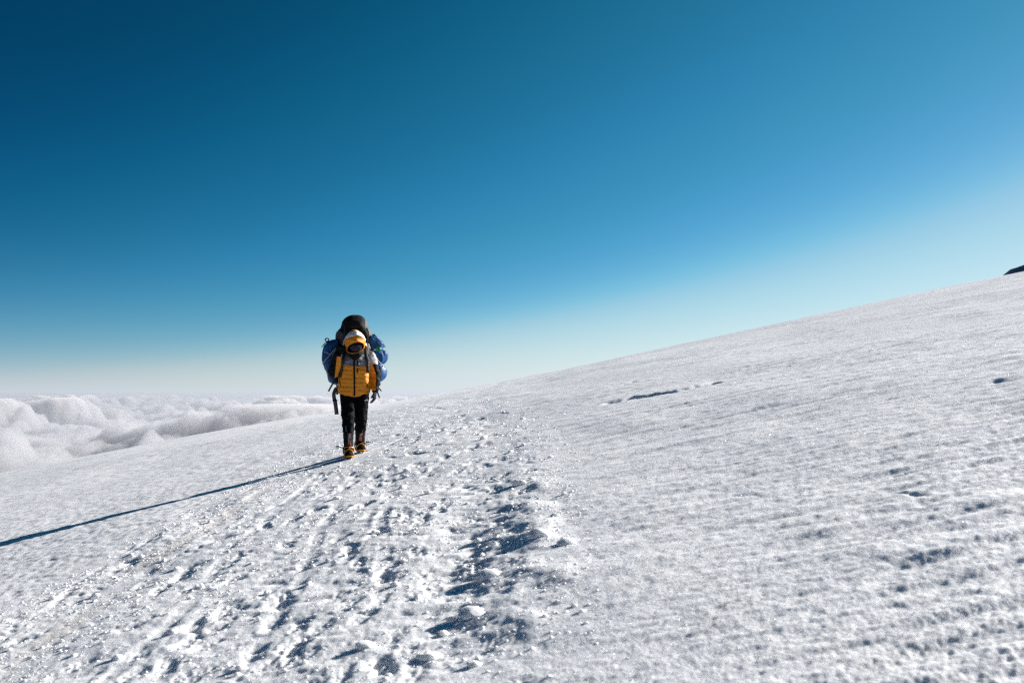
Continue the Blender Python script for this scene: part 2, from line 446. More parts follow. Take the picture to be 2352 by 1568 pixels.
# ------------------------------------------------------------------ sea of clouds below the mountain
CLOUD_DENSITY = .0065
def cloud_sea():
    deck = -660.0
    az = np.concatenate([np.linspace(-180, -46, 40, endpoint=False), np.linspace(-46, 20, 480), np.linspace(20, 180, 45)[1:]])
    az = np.radians(az)
    d = np.concatenate([np.geomspace(1500, 5000, 30, endpoint=False), np.geomspace(5000, 60000, 340, endpoint=False), np.geomspace(60000, 260000, 30)])
    D, A = np.meshgrid(d, az, indexing='ij')
    X = D * np.sin(A); Y = D * np.cos(A)
    spc = np.maximum(np.gradient(d)[:, None] * .5, np.gradient(az)[None, :] * D)
    def oc(lam, amp, seed, kind='b'):
        w = np.clip(lam / spc / 2 - .9, 0, 1)
        wx = perlin(X / lam * .7 + seed * 3.1, Y / lam * .7) * .5
        n = perlin(X / lam + seed * 11.7 + wx, Y / lam + seed * 5.3 - wx)
        if kind == 'b': n = np.abs(n) * 2 - .5
        return n * amp * w
    z = np.full_like(X, deck)
    big = oc(5200, 150, 1, 'p') + oc(2600, 90, 2, 'p')
    z += big
    lum = .45 + .55 * sstep(-.3, .4, perlin(X / 4000 + 8, Y / 4000))
    z += (oc(2600, 430, 3) + oc(1100, 270, 4) + oc(480, 140, 5) + oc(220, 66, 6) + oc(110, 30, 7)) * lum
    top = -105.0                       # no tower rises near the eye's own height
    z = z + 130 * np.exp(-((D - 8500) / 2500) ** 2)          # a nearer bank
    soft = 45.0
    z = top - soft * np.log1p(np.exp(np.clip((top - z) / soft, -40, 40)))
    nr, na = X.shape
    ii = np.arange(nr * na).reshape(nr, na)
    q = np.stack([ii[:-1, :-1], ii[1:, :-1], ii[1:, 1:], ii[:-1, 1:]], -1).reshape(-1, 4)[:, ::-1]
    return X, Y, z, q
X, Y, z_, q_ = cloud_sea()
nv = X.size; nr_, na_ = X.shape
ring = lambda k: np.stack([X[k], Y[k], np.full_like(X[k], -1500.0)], -1)
vv = np.concatenate([np.stack([X, Y, z_], -1).reshape(-1, 3), ring(0), ring(-1)])
ii = np.arange(nv).reshape(nr_, na_); b0 = nv + np.arange(na_); b1 = b0 + na_
wall0 = np.stack([ii[0, :-1], ii[0, 1:], b0[1:], b0[:-1]], -1)
wall1 = np.stack([ii[-1, 1:], ii[-1, :-1], b1[:-1], b1[1:]], -1)
floor_ = np.stack([b0[:-1], b0[1:], b1[1:], b1[:-1]], -1)
me = mesh_from_arrays('cloud_sea', vv, np.concatenate([q_, floor_, wall0, wall1]))
m, n, o = new_mat('cloud')
p = n.nodes.new('ShaderNodeVolumePrincipled')
p.inputs['Color'].default_value = (.78, .78, .80, 1)
p.inputs['Density'].default_value = CLOUD_DENSITY
p.inputs['Anisotropy'].default_value = .3
n.links.new(p.outputs[0], o.inputs['Volume'])
me.materials.append(m)
tag(link(bpy.data.objects.new('cloud_sea', me)), 'sea of billowing white clouds far below the slope', kind='stuff')

# thin veil of mist lying over the cloud tops
def mist():
    bm = bmesh.new()
    bmesh.ops.create_cone(bm, cap_ends=True, cap_tris=False, segments=64, radius1=250000, radius2=250000, depth=1200)
    me = bpy.data.meshes.new('cloud_mist'); bm.to_mesh(me); bm.free()
    m, n, o = new_mat('mist')
    p = n.nodes.new('ShaderNodeVolumePrincipled'); p.inputs['Color'].default_value = (.52, .55, .60, 1)
    p.inputs['Density'].default_value = 1 / 22000; p.inputs['Anisotropy'].default_value = .2
    n.links.new(p.outputs[0], o.inputs['Volume']); me.materials.append(m)
    ob = link(bpy.data.objects.new('cloud_mist', me)); ob.location = (0, 0, -150 - 600)
    tag(ob, 'pale mist veiling the far cloud tops', kind='stuff')
mist()

# ------------------------------------------------------------------ cloth and gear materials
def cloth(name, col, rough=.75, var=.18, scale=60, bump=.25, sheen=0.0, spec=.3, metal=0.0):
    m, n, o = new_mat(name)
    p = n.nodes.new('ShaderNodeBsdfPrincipled'); tc = n.nodes.new('ShaderNodeTexCoord')
    no = n.nodes.new('ShaderNodeTexNoise'); no.inputs['Scale'].default_value = 9; no.inputs['Detail'].default_value = 5
    n.links.new(tc.outputs['Object'], no.inputs['Vector'])
    rp = n.nodes.new('ShaderNodeValToRGB')
    rp.color_ramp.elements[0].position = .3; rp.color_ramp.elements[1].position = .7
    rp.color_ramp.elements[0].color = tuple(c * (1 - var) for c in col) + (1,)
    rp.color_ramp.elements[1].color = tuple(min(1, c * (1 + var)) for c in col) + (1,)
    n.links.new(no.outputs['Fac'], rp.inputs['Fac']); n.links.new(rp.outputs['Color'], p.inputs['Base Color'])
    p.inputs['Roughness'].default_value = rough; p.inputs['Specular IOR Level'].default_value = spec
    p.inputs['Metallic'].default_value = metal
    if sheen: p.inputs['Sheen Weight'].default_value = sheen
    if bump:
        b1 = n.nodes.new('ShaderNodeTexNoise'); b1.inputs['Scale'].default_value = scale; b1.inputs['Detail'].default_value = 4
        n.links.new(tc.outputs['Object'], b1.inputs['Vector'])
        bp = n.nodes.new('ShaderNodeBump'); bp.inputs['Strength'].default_value = bump; bp.inputs['Distance'].default_value = .01
        n.links.new(b1.outputs['Fac'], bp.inputs['Height']); n.links.new(bp.outputs['Normal'], p.inputs['Normal'])
    n.links.new(p.outputs['BSDF'], o.inputs['Surface'])
    return m
M_ORANGE = cloth('orange_down_fabric', (.62, .21, .005), .6, .10, 30, .3)
M_GREYYOKE = cloth('grey_jacket_fabric', (.12, .12, .14), .6, .12, 60, .2)
M_PALE = cloth('pale_grey_fabric', (.34, .335, .33), .6, .12, 40, .3)
M_BLACK = cloth('black_fabric', (.004, .0045, .005), .75, .25, 50, .3, spec=.12)
M_TROUSER = cloth('black_trouser_fabric', (.0035, .004, .005), .75, .25, 30, .35, spec=.05)
M_PACK = cloth('black_pack_fabric', (.009, .0095, .0095), .7, .2, 40, .3, spec=.15)
M_PACKGREY_LITRIM = cloth('grey_fabric_and_lit_rim', (.055, .058, .06), .7, .15, 40, .3)  # grey side panel, and the sunlit right rim painted in the same grey
M_BLUE = cloth('blue_tarpaulin', (.005, .060, .18), .5, .15, 18, .3, spec=.2)
M_WHITE = cloth('white_webbing', (.72, .70, .70), .7, .06, 120, .2)
M_STRAP = cloth('dark_webbing', (.022, .024, .025), .7, .15, 120, .15)
M_GREYSTRAP = cloth('grey_webbing', (.075, .08, .082), .7, .15, 120, .15)
M_RED = cloth('red_gaiter_fabric', (.13, .006, .012), .6, .15, 60, .2)
M_YELLOW = cloth('yellow_plastic', (.65, .27, .006), .4, .06, 40, .05, spec=.5)
M_GREEN = cloth('green_plastic', (.0, .24, .07), .45, .06, 40, .05)
M_LIME = cloth('lime_cord', (.45, .55, .10), .6, .06, 40, .05)
M_PRINT = cloth('white_print', (.62, .62, .63), .6, .04, 40, 0)
M_PRINTBLUE = cloth('blue_print', (.01, .14, .25), .6, .04, 40, 0)
M_PRINTRED = cloth('red_print', (.35, .09, .08), .6, .04, 40, 0)
M_SKIN = cloth('dark_skin', (.045, .022, .014), .5, .12, 60, .1)
M_LENS = cloth('dark_blue_lens', (.004, .010, .06), .2, .05, 10, 0, spec=.2)
M_STEEL = cloth('steel', (.42, .42, .43), .35, .1, 40, .05, metal=1.0)
M_RUBBER = cloth('black_rubber', (.012, .012, .012), .8, .2, 40, .1)
M_CORD = cloth('white_cord', (.55, .53, .52), .7, .08, 90, .1)

# ------------------------------------------------------------------ shape helpers
def ring_faces(nring, n, closed_caps=True):
    q, t = [], []
    for i in range(nring - 1):
        for j in range(n):
            a, b = i * n + j, i * n + (j + 1) % n
            q.append((a, b, b + n, a + n))
    return q

def tube(path, rad, n=14, ref=(0, 1, 0), sup=2.0):
    """closed tube; rad is a number or a (side, depth) pair per point; depth runs along ref"""
    P = [Vector(p) for p in path]; k = len(P); V = []
    rads = rad if isinstance(rad, (list, tuple)) and len(rad) == k else [rad] * k
    for i in range(k):
        d = (P[min(i + 1, k - 1)] - P[max(i - 1, 0)]).normalized()
        r = Vector(ref); r = (r - d * r.dot(d)).normalized(); s = d.cross(r).normalized()
        ra, rb = rads[i] if isinstance(rads[i], (list, tuple)) else (rads[i], rads[i])
        for j in range(n):
            a = 2 * math.pi * j / n; c, s_ = math.cos(a), math.sin(a)
            c = math.copysign(abs(c) ** (2 / sup), c); s_ = math.copysign(abs(s_) ** (2 / sup), s_)
            V.append(P[i] + s * (c * ra) + r * (s_ * rb))
    F = ring_faces(k, n)
    V.append(P[0]); V.append(P[-1]); a, b = k * n, k * n + 1
    for j in range(n):
        F.append((a, (j + 1) % n, j)); F.append((b, (k - 1) * n + j, (k - 1) * n + (j + 1) % n))
    return [tuple(v) for v in V], F

def blob(c, r, n=20, m=14):
    c = Vector(c); V, F = [], []
    for i in range(1, m):
        p = math.pi * i / m
        for j in range(n):
            a = 2 * math.pi * j / n
            V.append((c.x + r[0] * math.sin(p) * math.cos(a), c.y + r[1] * math.sin(p) * math.sin(a), c.z + r[2] * math.cos(p)))
    F = [tuple(reversed(f)) for f in ring_faces(m - 1, n)]
    V.append((c.x, c.y, c.z + r[2])); V.append((c.x, c.y, c.z - r[2])); t, b = len(V) - 2, len(V) - 1
    for j in range(n):
        F.append((t, j, (j + 1) % n)); F.append((b, (m - 2) * n + (j + 1) % n, (m - 2) * n + j))
    return V, F

def box(c, s, rot=None):
    V = [Vector((x * s[0] / 2, y * s[1] / 2, z * s[2] / 2)) for x in (-1, 1) for y in (-1, 1) for z in (-1, 1)]
    if rot is not None: V = [rot @ v for v in V]
    V = [tuple(v + Vector(c)) for v in V]
    return V, [(0, 1, 3, 2), (4, 6, 7, 5), (0, 4, 5, 1), (2, 3, 7, 6), (0, 2, 6, 4), (1, 5, 7, 3)]

def zloft(secs, n=40, levels=44, sup=2.4, fold=None):
    """upright body from (z, xmin, xmax, yc, depth) levels"""
    secs = sorted(secs); zs = [s[0] for s in secs]
    zz = np.linspace(zs[0], zs[-1], levels); V = []
    g = lambda i: np.interp(zz, zs, [s[i] for s in secs])
    x0, x1, yc, dp = g(1), g(2), g(3), g(4)
    for i, z in enumerate(zz):
        for j in range(n):
            a = 2 * math.pi * j / n; c, s_ = math.cos(a), math.sin(a)
            c = math.copysign(abs(c) ** (2 / sup), c); s_ = math.copysign(abs(s_) ** (2 / sup), s_)
            k = 1.0 + (fold(a, z) if fold else 0.0)
            V.append(((x0[i] + x1[i]) / 2 + c * k * (x1[i] - x0[i]) / 2, yc[i] + s_ * k * dp[i], z))
    F = ring_faces(levels, n)
    V.append((float(x0[0] + x1[0]) / 2, float(yc[0]), zz[0])); V.append((float(x0[-1] + x1[-1]) / 2, float(yc[-1]), zz[-1]))
    a, b = levels * n, levels * n + 1
    for j in range(n):
        F.append((a, (j + 1) % n, j)); F.append((b, (levels - 1) * n + j, (levels - 1) * n + (j + 1) % n))
    return V, F

def merge(*parts):
    V, F = [], []
    for v, f in parts:
        k = len(V); V += list(v); F += [tuple(i + k for i in q) for q in f]
    return V, F

def raw_mesh(name, vf, smooth=True):
    me = bpy.data.meshes.new(name); me.from_pydata([tuple(v) for v in vf[0]], [], vf[1]); me.update()
    bm = bmesh.new(); bm.from_mesh(me); bmesh.ops.recalc_face_normals(bm, faces=bm.faces); bm.to_mesh(me); bm.free()
    for p in me.polygons: p.use_smooth = smooth
    return me

def fuse(name, vf, voxel=.012, smooth=6, shape=None):
    """overlapping closed shapes melted into one continuous surface, then shaped by a function of (verts, normals)"""
    me = raw_mesh(name, vf)
    o = bpy.data.objects.new(name, me); COL.objects.link(o)
    r = o.modifiers.new('r', 'REMESH'); r.mode = 'VOXEL'; r.voxel_size = voxel; r.use_smooth_shade = True
    s = o.modifiers.new('s', 'SMOOTH'); s.iterations = smooth; s.factor = .5
    dg = bpy.context.evaluated_depsgraph_get()
    out = bpy.data.meshes.new_from_object(o.evaluated_get(dg))
    bpy.data.objects.remove(o); bpy.data.meshes.remove(me)
    out.name = name
    if shape:
        n = len(out.vertices); co = np.empty(n * 3, np.float32); no = np.empty(n * 3, np.float32)
        out.vertices.foreach_get('co', co); out.vertex_normals.foreach_get('vector', no)
        out.vertices.foreach_set('co', shape(co.reshape(-1, 3), no.reshape(-1, 3)).astype(np.float32).ravel()); out.update()
    out.polygons.foreach_set('use_smooth', np.ones(len(out.polygons), bool))
    return out

def cut_along(bm, f):
    """split the surface cleanly along the curve f(point) = 0"""
    for _ in range(1):
        val = {v: f(v.co) for v in bm.verts}; new = []
        for e in list(bm.edges):
            a, b = e.verts; fa, fb = val[a], val[b]
            if fa * fb < 0:
                t = fa / (fa - fb)
                if t < .02 or t > .98: continue
                _, v = bmesh.utils.edge_split(e, a, t); new.append(v)
        if new: bmesh.ops.connect_verts(bm, verts=new)

def paint(me, mats, choose, seams=()):
    """one material slot per panel of the garment, panel chosen by place; seams are cut first"""
    if seams:
        bm = bmesh.new(); bm.from_mesh(me)
        for f in seams: cut_along(bm, f)
        bm.to_mesh(me); bm.free()
        me.polygons.foreach_set('use_smooth', np.ones(len(me.polygons), bool))
    me.materials.clear()
    for m in mats: me.materials.append(m)
    for p in me.polygons: p.material_index = choose(p.center, p.normal)

def bvh_of(me):
    return BVHTree.FromPolygons([v.co[:] for v in me.vertices], [tuple(p.vertices) for p in me.polygons])

def front_y(bvh, x, z, default=-.15):
    h = bvh.ray_cast(Vector((x, -1.2, z)), Vector((0, 1, 0)), 2.0)
    return h[0].y if h[0] is not None else default

def ribbon(path, width, thick, wdir):
    """flat webbing along path; wdir is the direction of its width (one vector or one per point)"""
    P = [Vector(p) for p in path]; k = len(P); V = []
    for i in range(k):
        d = (P[min(i + 1, k - 1)] - P[max(i - 1, 0)]).normalized()
        w = Vector(wdir[i] if isinstance(wdir[0], (tuple, list, Vector)) else wdir); w = (w - d * w.dot(d)).normalized(); u = d.cross(w).normalized()
        wd = width[i] if isinstance(width, (list, tuple)) else width
        for a, b in ((-1, -1), (1, -1), (1, 1), (-1, 1)):
            V.append(tuple(P[i] + w * (a * wd / 2) + u * (b * thick / 2)))
    F = ring_faces(k, 4) + [(3, 2, 1, 0), tuple(range((k - 1) * 4, k * 4))]
    return V, F

def dense(pts, n=24):
    """smooth polyline through points (Catmull-Rom)"""
    P = [Vector(p) for p in pts]; out = []
    P = [P[0] * 2 - P[1]] + P + [P[-1] * 2 - P[-2]]
    segs = len(P) - 3
    for i in range(n):
        t = i / (n - 1) * segs; k = min(int(t), segs - 1); t -= k
        a, b, c, d = P[k:k + 4]
        out.append(.5 * ((2 * b) + (c - a) * t + (2 * a - 5 * b + 4 * c - d) * t * t + (3 * b - a - 3 * c + d) * t ** 3))
    return out

def hug(bvh, pts, off, n=24):
    out = []
    for p in dense([(x, 0, z) for x, z in pts], n):
        out.append(Vector((p.x, front_y(bvh, p.x, p.z) - off, p.z)))
    for _ in range(2):
        ys = [p.y for p in out]
        for i in range(1, len(out) - 1): out[i].y = min(ys[i], (ys[i - 1] + ys[i + 1]) / 2)
    return out

def lettering(text, size, mapper, thick=.0012):
    """flat print: letter outlines filled, cut fine and laid onto the cloth by mapper(u, v)"""
    cu = bpy.data.curves.new('t', 'FONT'); cu.body = text; cu.size = size; cu.align_x = 'CENTER'; cu.align_y = 'CENTER'
    o = bpy.data.objects.new('t', cu); COL.objects.link(o)
    dg = bpy.context.evaluated_depsgraph_get(); dg.update()
    me = bpy.data.meshes.new_from_object(o.evaluated_get(dg))
    V = [tuple(mapper(v.co.x, v.co.y)) for v in me.vertices]; F = [tuple(p.vertices) for p in me.polygons]
    bpy.data.objects.remove(o); bpy.data.curves.remove(cu); bpy.data.meshes.remove(me)
    return V, F

def wrinkle(co, f=9.0, amp=.006, seed=0.0):
    x, y, z = co[:, 0], co[:, 1], co[:, 2]
    return (perlin(x * f + seed + y * f * .7, z * f * 1.5 + y * 3) + .5 * perlin(x * f * 2.3 + 5 + seed, z * f * 3.1 - y * f)) * amp

# ------------------------------------------------------------------ where the walker stands
YAW = math.atan2(-HIKER[0], HIKER[1])
SIZE = 1.045
ROT = Matrix.Rotation(YAW, 4, 'Z') @ Matrix.Scale(SIZE, 4)
FOOT_F = Vector((-.068, -.16, 0)); FOOT_R = Vector((.098, .30, 0))
_h = Vector((HIKER[0], HIKER[1], 0)) - ROT @ FOOT_F
ROOT = Vector((_h.x, _h.y, 0))
def ground_local(v):
    w = ROT @ Vector(v) + ROOT
    return float(base(np.float32(w.x), np.float32(w.y)))
ROOT.z = ground_local(FOOT_F) - .016
ZR = (ground_local(FOOT_R) - ROOT.z - .016) / SIZE        # snow level under the rear boot

def obj(name, me_or_vf, mat, parent, off=(0, 0, 0), label=None):
    me = me_or_vf if isinstance(me_or_vf, bpy.types.Mesh) else raw_mesh(name, me_or_vf)
    if any(off):
        me.transform(Matrix.Translation(-Vector(off)))
    if mat is not None:
        me.materials.clear(); me.materials.append(mat)
    o = link(bpy.data.objects.new(name, me), parent)
    if label: o['label'] = label
    return o

def thing(name, origin, label, cat, group=None):
    o = bpy.data.objects.new(name, None); COL.objects.link(o)
    o.matrix_world = Matrix.Translation(ROOT) @ ROT @ Matrix.Translation(Vector(origin))
    o.empty_display_size = .1
    return tag(o, label, cat, group)

# ------------------------------------------------------------------ the walker: joints in metres, facing -Y
HIP_F, HIP_R = (-.088, .06, .90), (.098, .06, .90)
KNEE_F, KNEE_R = (-.075, -.13, .52), (.090, .02, .53)
ANK_F, ANK_R = (-.066, -.10, .13), (.086, .34, .12 + ZR)
SH_L, EL_L, WR_L = (.195, .02, 1.36), (.285, .04, 1.10), (.275, -.05, .885)
SH_R, EL_R, WR_R = (-.195, .02, 1.36), (-.272, -.08, 1.125), (-.205, -.19, 1.385)
HEAD = Vector((.008, -.19, 1.485))
def mid(a, b, t): return tuple(Vector(a).lerp(Vector(b), t))

# --- body: one continuous figure
def hand_parts(w, d, side, palm, curl, spread):
    """palm and five fingers; w wrist, d pointing along the hand, side across the palm to the thumb, palm the palm's facing"""
    w, d, side, palm = Vector(w), Vector(d).normalized(), Vector(side).normalized(), Vector(palm).normalized()
    parts = [tube([w - d * .03, w + d * .01, w + d * .05, w + d * .092], [(.030, .024), (.034, .022), (.043, .020), (.042, .018)], 12, palm)]
    for k, L in zip((-1.5, -.5, .5, 1.5), (.066, .080, .086, .078)):
        p = w + d * .085 + side * (k * .0215); a = 0; pts = [p - d * .02]
        dd = d + side * (k * spread)
        for s in range(4):
            pts.append(p.copy()); a += curl
            p = p + (dd * math.cos(a) + palm * math.sin(a)).normalized() * (L / 3.2)
        parts.append(tube(pts, [.0125, .0125, .0118, .011, .009], 8, palm))
    t0 = w + d * .022 + side * .034
    parts.append(tube([t0 - side * .015, t0 + side * .018 + d * .015, t0 + side * .030 + d * .042 + palm * .012, t0 + side * .024 + d * .068 + palm * .026], [.017, .0155, .0135, .010], 8, palm))
    return parts
dL = (Vector(WR_L) - Vector(EL_L)).normalized(); dL = (dL + Vector((-.10, -.05, -.6))).normalized()
HAND_L = hand_parts(WR_L, dL, (-.25, -.95, 0), (-.95, .25, 0), .30, .03)
dR = (Vector(WR_R) - Vector(EL_R)).normalized()
HAND_R = hand_parts(WR_R, dR, (.75, -.5, -.3), (.45, .80, .25), .95, .02)

tor = tube([(0, .06, .84), (0, .05, 1.0), (0, .03, 1.2), (0, .0, 1.35), (0, -.03, 1.43)], [(.15, .10), (.145, .10), (.16, .11), (.15, .10), (.06, .06)], 18)
neck = tube([(0, -.01, 1.38), tuple(HEAD)], [.058, .055], 14)
skull = blob(HEAD, (.074, .094, .108))
FD = Vector((0, -.90, -.43)); FU = Vector((0, -.43, .90))       # face direction and its up, head bowed
face = [blob(HEAD + FD * .075 - FU * .005, (.011, .017, .022), 10, 8),
        tube([HEAD + FD * .085 + FU * .028 + Vector((-.045, 0, 0)), HEAD + FD * .094 + FU * .03, HEAD + FD * .085 + FU * .028 + Vector((.045, 0, 0))], .010, 8),
        blob(HEAD + FD * .070 - FU * .048, (.026, .016, .013), 12, 8), blob(HEAD + FD * .058 - FU * .085, (.03, .024, .022), 12, 8),
        blob(HEAD + FD * .062 - FU * .018 + Vector((.038, 0, 0)), (.025, .02, .025), 10, 8), blob(HEAD + FD * .062 - FU * .018 - Vector((.038, 0, 0)), (.025, .02, .025), 10, 8),
        blob(HEAD + Vector((.075, .01, -.01)), (.01, .02, .032), 8, 8), blob(HEAD + Vector((-.075, .01, -.01)), (.01, .02, .032), 8, 8),
        tube([HEAD + FD * .085 + FU * .02, HEAD + FD * .112 - FU * .022], [.010, .016], 8)]
limbs = []
for h, k, a in ((HIP_F, KNEE_F, ANK_F), (HIP_R, KNEE_R, ANK_R)):
    limbs.append(tube([h, mid(h, k, .5), k, mid(k, a, .3), a], [.075, .068, .052, .052, .036], 12))
    limbs.append(tube([(a[0], a[1] + .05, a[2] - .05), (a[0], a[1] - .06, a[2] - .055), (a[0], a[1] - .16, a[2] - .075)], [(.03, .03), (.038, .028), (.035, .015)], 10, (0, 0, 1)))
for s_, e, w_ in ((SH_L, EL_L, WR_L), (SH_R, EL_R, WR_R)):
    limbs.append(tube([(s_[0] * .6, s_[1], s_[2] + .02), s_, e, mid(e, w_, .4), w_], [.05, .05, .038, .036, .026], 12))
body_me = fuse('person', merge(tor, neck, skull, *face, *limbs), .0085, 3)
body_me.materials.append(M_SKIN)
person = link(bpy.data.objects.new('person', body_me))
person.matrix_world = Matrix.Translation(ROOT) @ ROT
tag(person, 'climber in padded orange jacket walking with bowed head under a heavy load', 'person')

# --- jacket: torso and sleeves in one piece, quilted
torso = tube([(0, .03, .815), (0, .03, .83), (0, .02, .90), (0, .01, 1.0), (0, .0, 1.12), (0, -.01, 1.24), (0, -.03, 1.34), (0, -.06, 1.41)],
             [(.20, .140), (.212, .152), (.217, .158), (.214, .162), (.206, .165), (.20, .160), (.185, .140), (.10, .10)], 30, sup=2.5)
arms = []
arms.append(tube([(.12, .0, 1.37), SH_L, mid(SH_L, EL_L, .5), EL_L, mid(EL_L, WR_L, .6), (WR_L[0], WR_L[1], WR_L[2] - .0)], [.075, .088, .080, .072, .062, .050], 18))
arms.append(tube([(-.12, .0, 1.37), SH_R, mid(SH_R, EL_R, .5), EL_R], [.075, .090, .085, .080], 18))
arms.append(tube([(EL_R[0], EL_R[1] + .03, EL_R[2] - .02), EL_R, mid(EL_R, WR_R, .5), WR_R], [.060, .078, .074, .056], 18))
def jacket_shape(co, no):
    co = co.copy(); z = co[:, 2]
    low = np.clip((.98 - z) / .15, 0, 1) * (np.abs(co[:, 0]) < .235)
    co[:, 2] += low * (np.abs(co[:, 0]) / .21) ** 1.3 * .050 - low * .004
    ph = (z + .010 * perlin(co[:, 0] * 9, co[:, 1] * 9 + z * 3)) / .056
    q = np.abs(np.sin(np.pi * ph)) ** .6 - .65
    smooth_yoke = np.clip((z - 1.20) / .03, 0, 1) * (np.abs(co[:, 0]) < .17)
    d = q * .0065 * (1 - .75 * smooth_yoke) + wrinkle(co, 8, .010)
    zipd = np.exp(-((co[:, 0]) / .014) ** 2) * (no[:, 1] < -.3) * .006
    return co + no * (d - zipd)[:, None]
jk = fuse('jacket', merge(torso, *arms), .010, 5, jacket_shape)
def arm_axis(z): return .195 + (1.36 - max(z, 1.10)) * .346 - max(0, 1.10 - z) * .045
YOKE = lambda c: c.z - 1.210 - .13 * abs(c.x - .03)
LINE = lambda c: c.x + .245 - (c.z - 1.15) * .10
OUT = lambda c: c.x - arm_axis(c.z) - .006
PALE = lambda c: c.x - arm_axis(c.z) + .030
def jacket_panel(c, n):
    x, z = c.x, c.z
    if x > .19:                                        # hanging arm
        if z > 1.245: return 2 if PALE(c) > 0 else 0
        return 3 if OUT(c) > 0 else 0
    if x < -.175:                                      # raised arm
        if c.y > -.03 and z > 1.19: return 2
        return 3 if LINE(c) < 0 or z > 1.335 else 0
    return 1 if YOKE(c) > 0 else 0
paint(jk, [M_ORANGE, M_GREYYOKE, M_PALE, M_BLACK], jacket_panel,
      [YOKE, LINE, OUT, PALE, lambda c: c.x - .19, lambda c: c.x + .175, lambda c: c.z - 1.245, lambda c: c.z - 1.335, lambda c: c.z - 1.19, lambda c: c.y + .03])
JB = bvh_of(jk)
jacket = link(bpy.data.objects.new('jacket', jk), person)
tag(jacket, 'quilted orange jacket with a grey chest yoke and black outer sleeves')

# hood: a shell with the face opening cut out
HC, HRd = Vector((.004, -.165, 1.528)), (.138, .172, .170)
hv, hf = blob(HC, HRd, 72, 52)
def opening(v):
    """below zero inside the face opening, which runs on down to the collar"""
    x, z = v[0] - .012, v[2] - 1.452 - (v[0] - .012) * .20
    zz = z if z > 0 else z * .55
    return ((x / .116) ** 2 + (zz / .066) ** 2) ** .5 - 1
hv2 = []
for v in hv:
    v = Vector(v); n_ = (v - HC).normalized()
    k = wrinkle(np.array([[v.x, v.y, v.z]]), 7, .008, 3.0)[0] + .004 * math.sin(v.z * 95 + v.x * 14) * max(0, -n_.y)
    if v.z < 1.43: v.x *= 1 - (1.43 - v.z) * .5
    v.x *= 1 - .28 * max(0, (v.z - 1.56)) / .13 * .6
    hv2.append(tuple(v + n_ * float(k)))
hm = raw_mesh('hood', (hv2, hf))
bm = bmesh.new(); bm.from_mesh(hm)
cut_along(bm, lambda c: opening(c) if c.y < HC.y else 1.0)
bmesh.ops.delete(bm, geom=[f for f in bm.faces if f.calc_center_median().y < HC.y - .02 and opening(f.calc_center_median()) < 0], context='FACES')
lo = [v for v in bm.verts if not v.link_faces]; bmesh.ops.delete(bm, geom=lo, context='VERTS')
bmesh.ops.solidify(bm, geom=bm.faces[:], thickness=.014); bm.to_mesh(hm); bm.free()
for p in hm.polygons: p.use_smooth = True
hood = obj('hood', hm, M_ORANGE, jacket)
HB = bvh_of(hm)
# orange rim below the face
rim = []
for i in range(25):
    a = math.pi * (1.02 + .96 * i / 24)
    x = .012 + .116 * math.cos(a); z = 1.452 + .072 * math.sin(a) + (x - .012) * .20
    rim.append((x, -.30 + .9 * (x - .01) ** 2 * 4, z))
obj('hood_rim', tube(rim, .0036, 8), M_ORANGE, jacket)
# black inner collar
obj('collar', fuse('collar', merge(tube([(0.004, -.10, 1.352), (.006, -.125, 1.375), (.010, -.155, 1.405), (.012, -.165, 1.44)], [(.050, .085), (.088, .105), (.118, .112), (.105, .10)], 24)), .010, 4,
                   lambda co, no: co + no * wrinkle(co, 14, .006, 9)[:, None]), M_BLACK, jacket)
# zips, pulls, pockets
obj('zip', ribbon(hug(JB, [(.0, 1.335), (-.002, 1.2), (.002, 1.05), (.004, .93), (.004, .825)], .004, 40), .020, .006, (1, 0, 0)), M_BLACK, jacket)
obj('zip_pull', ribbon(hug(JB, [(-.001, 1.335), (-.001, 1.315)], .012, 6), .012, .005, (1, 0, 0)), M_LIME, jacket)
obj('chest_zip', ribbon(hug(JB, [(.039, 1.288), (.040, 1.20), (.040, 1.128)], .003, 16), .014, .005, (1, 0, 0)), M_BLACK, jacket)
obj('zip_pull', ribbon(hug(JB, [(.041, 1.215), (.042, 1.19)], .008, 6), .010, .005, (1, 0, 0)), M_LIME, jacket)
obj('pocket_zip', ribbon(hug(JB, [(-.193, 1.06), (-.185, 1.0), (-.172, .95)], .002, 12), .010, .004, (1, 0, 0)), M_BLACK, jacket)
obj('pocket_zip', ribbon(hug(JB, [(.145, .998), (.165, .985), (.181, .945)], .002, 12), .010, .004, (.6, 0, .8)), M_BLACK, jacket)
def on_jacket(cx, cz, tilt=0.0):
    c, s = math.cos(tilt), math.sin(tilt)
    def f(u, v):
        x, z = cx + u * c - v * s, cz + u * s + v * c
        return (x, front_y(JB, x, z) - .0035, z)
    return f
obj('chest_lettering', lettering('CREST', .031, on_jacket(-.082, 1.268, -.12)), M_PRINT, jacket)
m_ = on_jacket(-.105, 1.315)
disc = lambda r, a0, a1, dz=0: ([m_(0, dz)] + [m_(r * math.cos(a0 + (a1 - a0) * i / 10), dz + r * .8 * math.sin(a0 + (a1 - a0) * i / 10)) for i in range(11)], [(0, i, i + 1) for i in range(1, 11)])
obj('chest_emblem', disc(.018, .15, math.pi - .15, .006), M_PRINTBLUE, jacket)
obj('chest_emblem', ([m_(-.02, .004), m_(.02, .002), m_(.018, -.008), m_(-.02, -.006)], [(0, 1, 2, 3)]), M_PRINTRED, jacket)
obj('chest_emblem', ([m_(-.012, -.012), m_(.012, -.012), m_(.008, -.024), m_(-.008, -.022)], [(0, 1, 2, 3)]), M_PRINTBLUE, jacket)
obj('chest_lettering', lettering('ISM', .026, on_jacket(.108, 1.254, .10)), M_PRINT, jacket)
m2 = on_jacket(.068, 1.248)
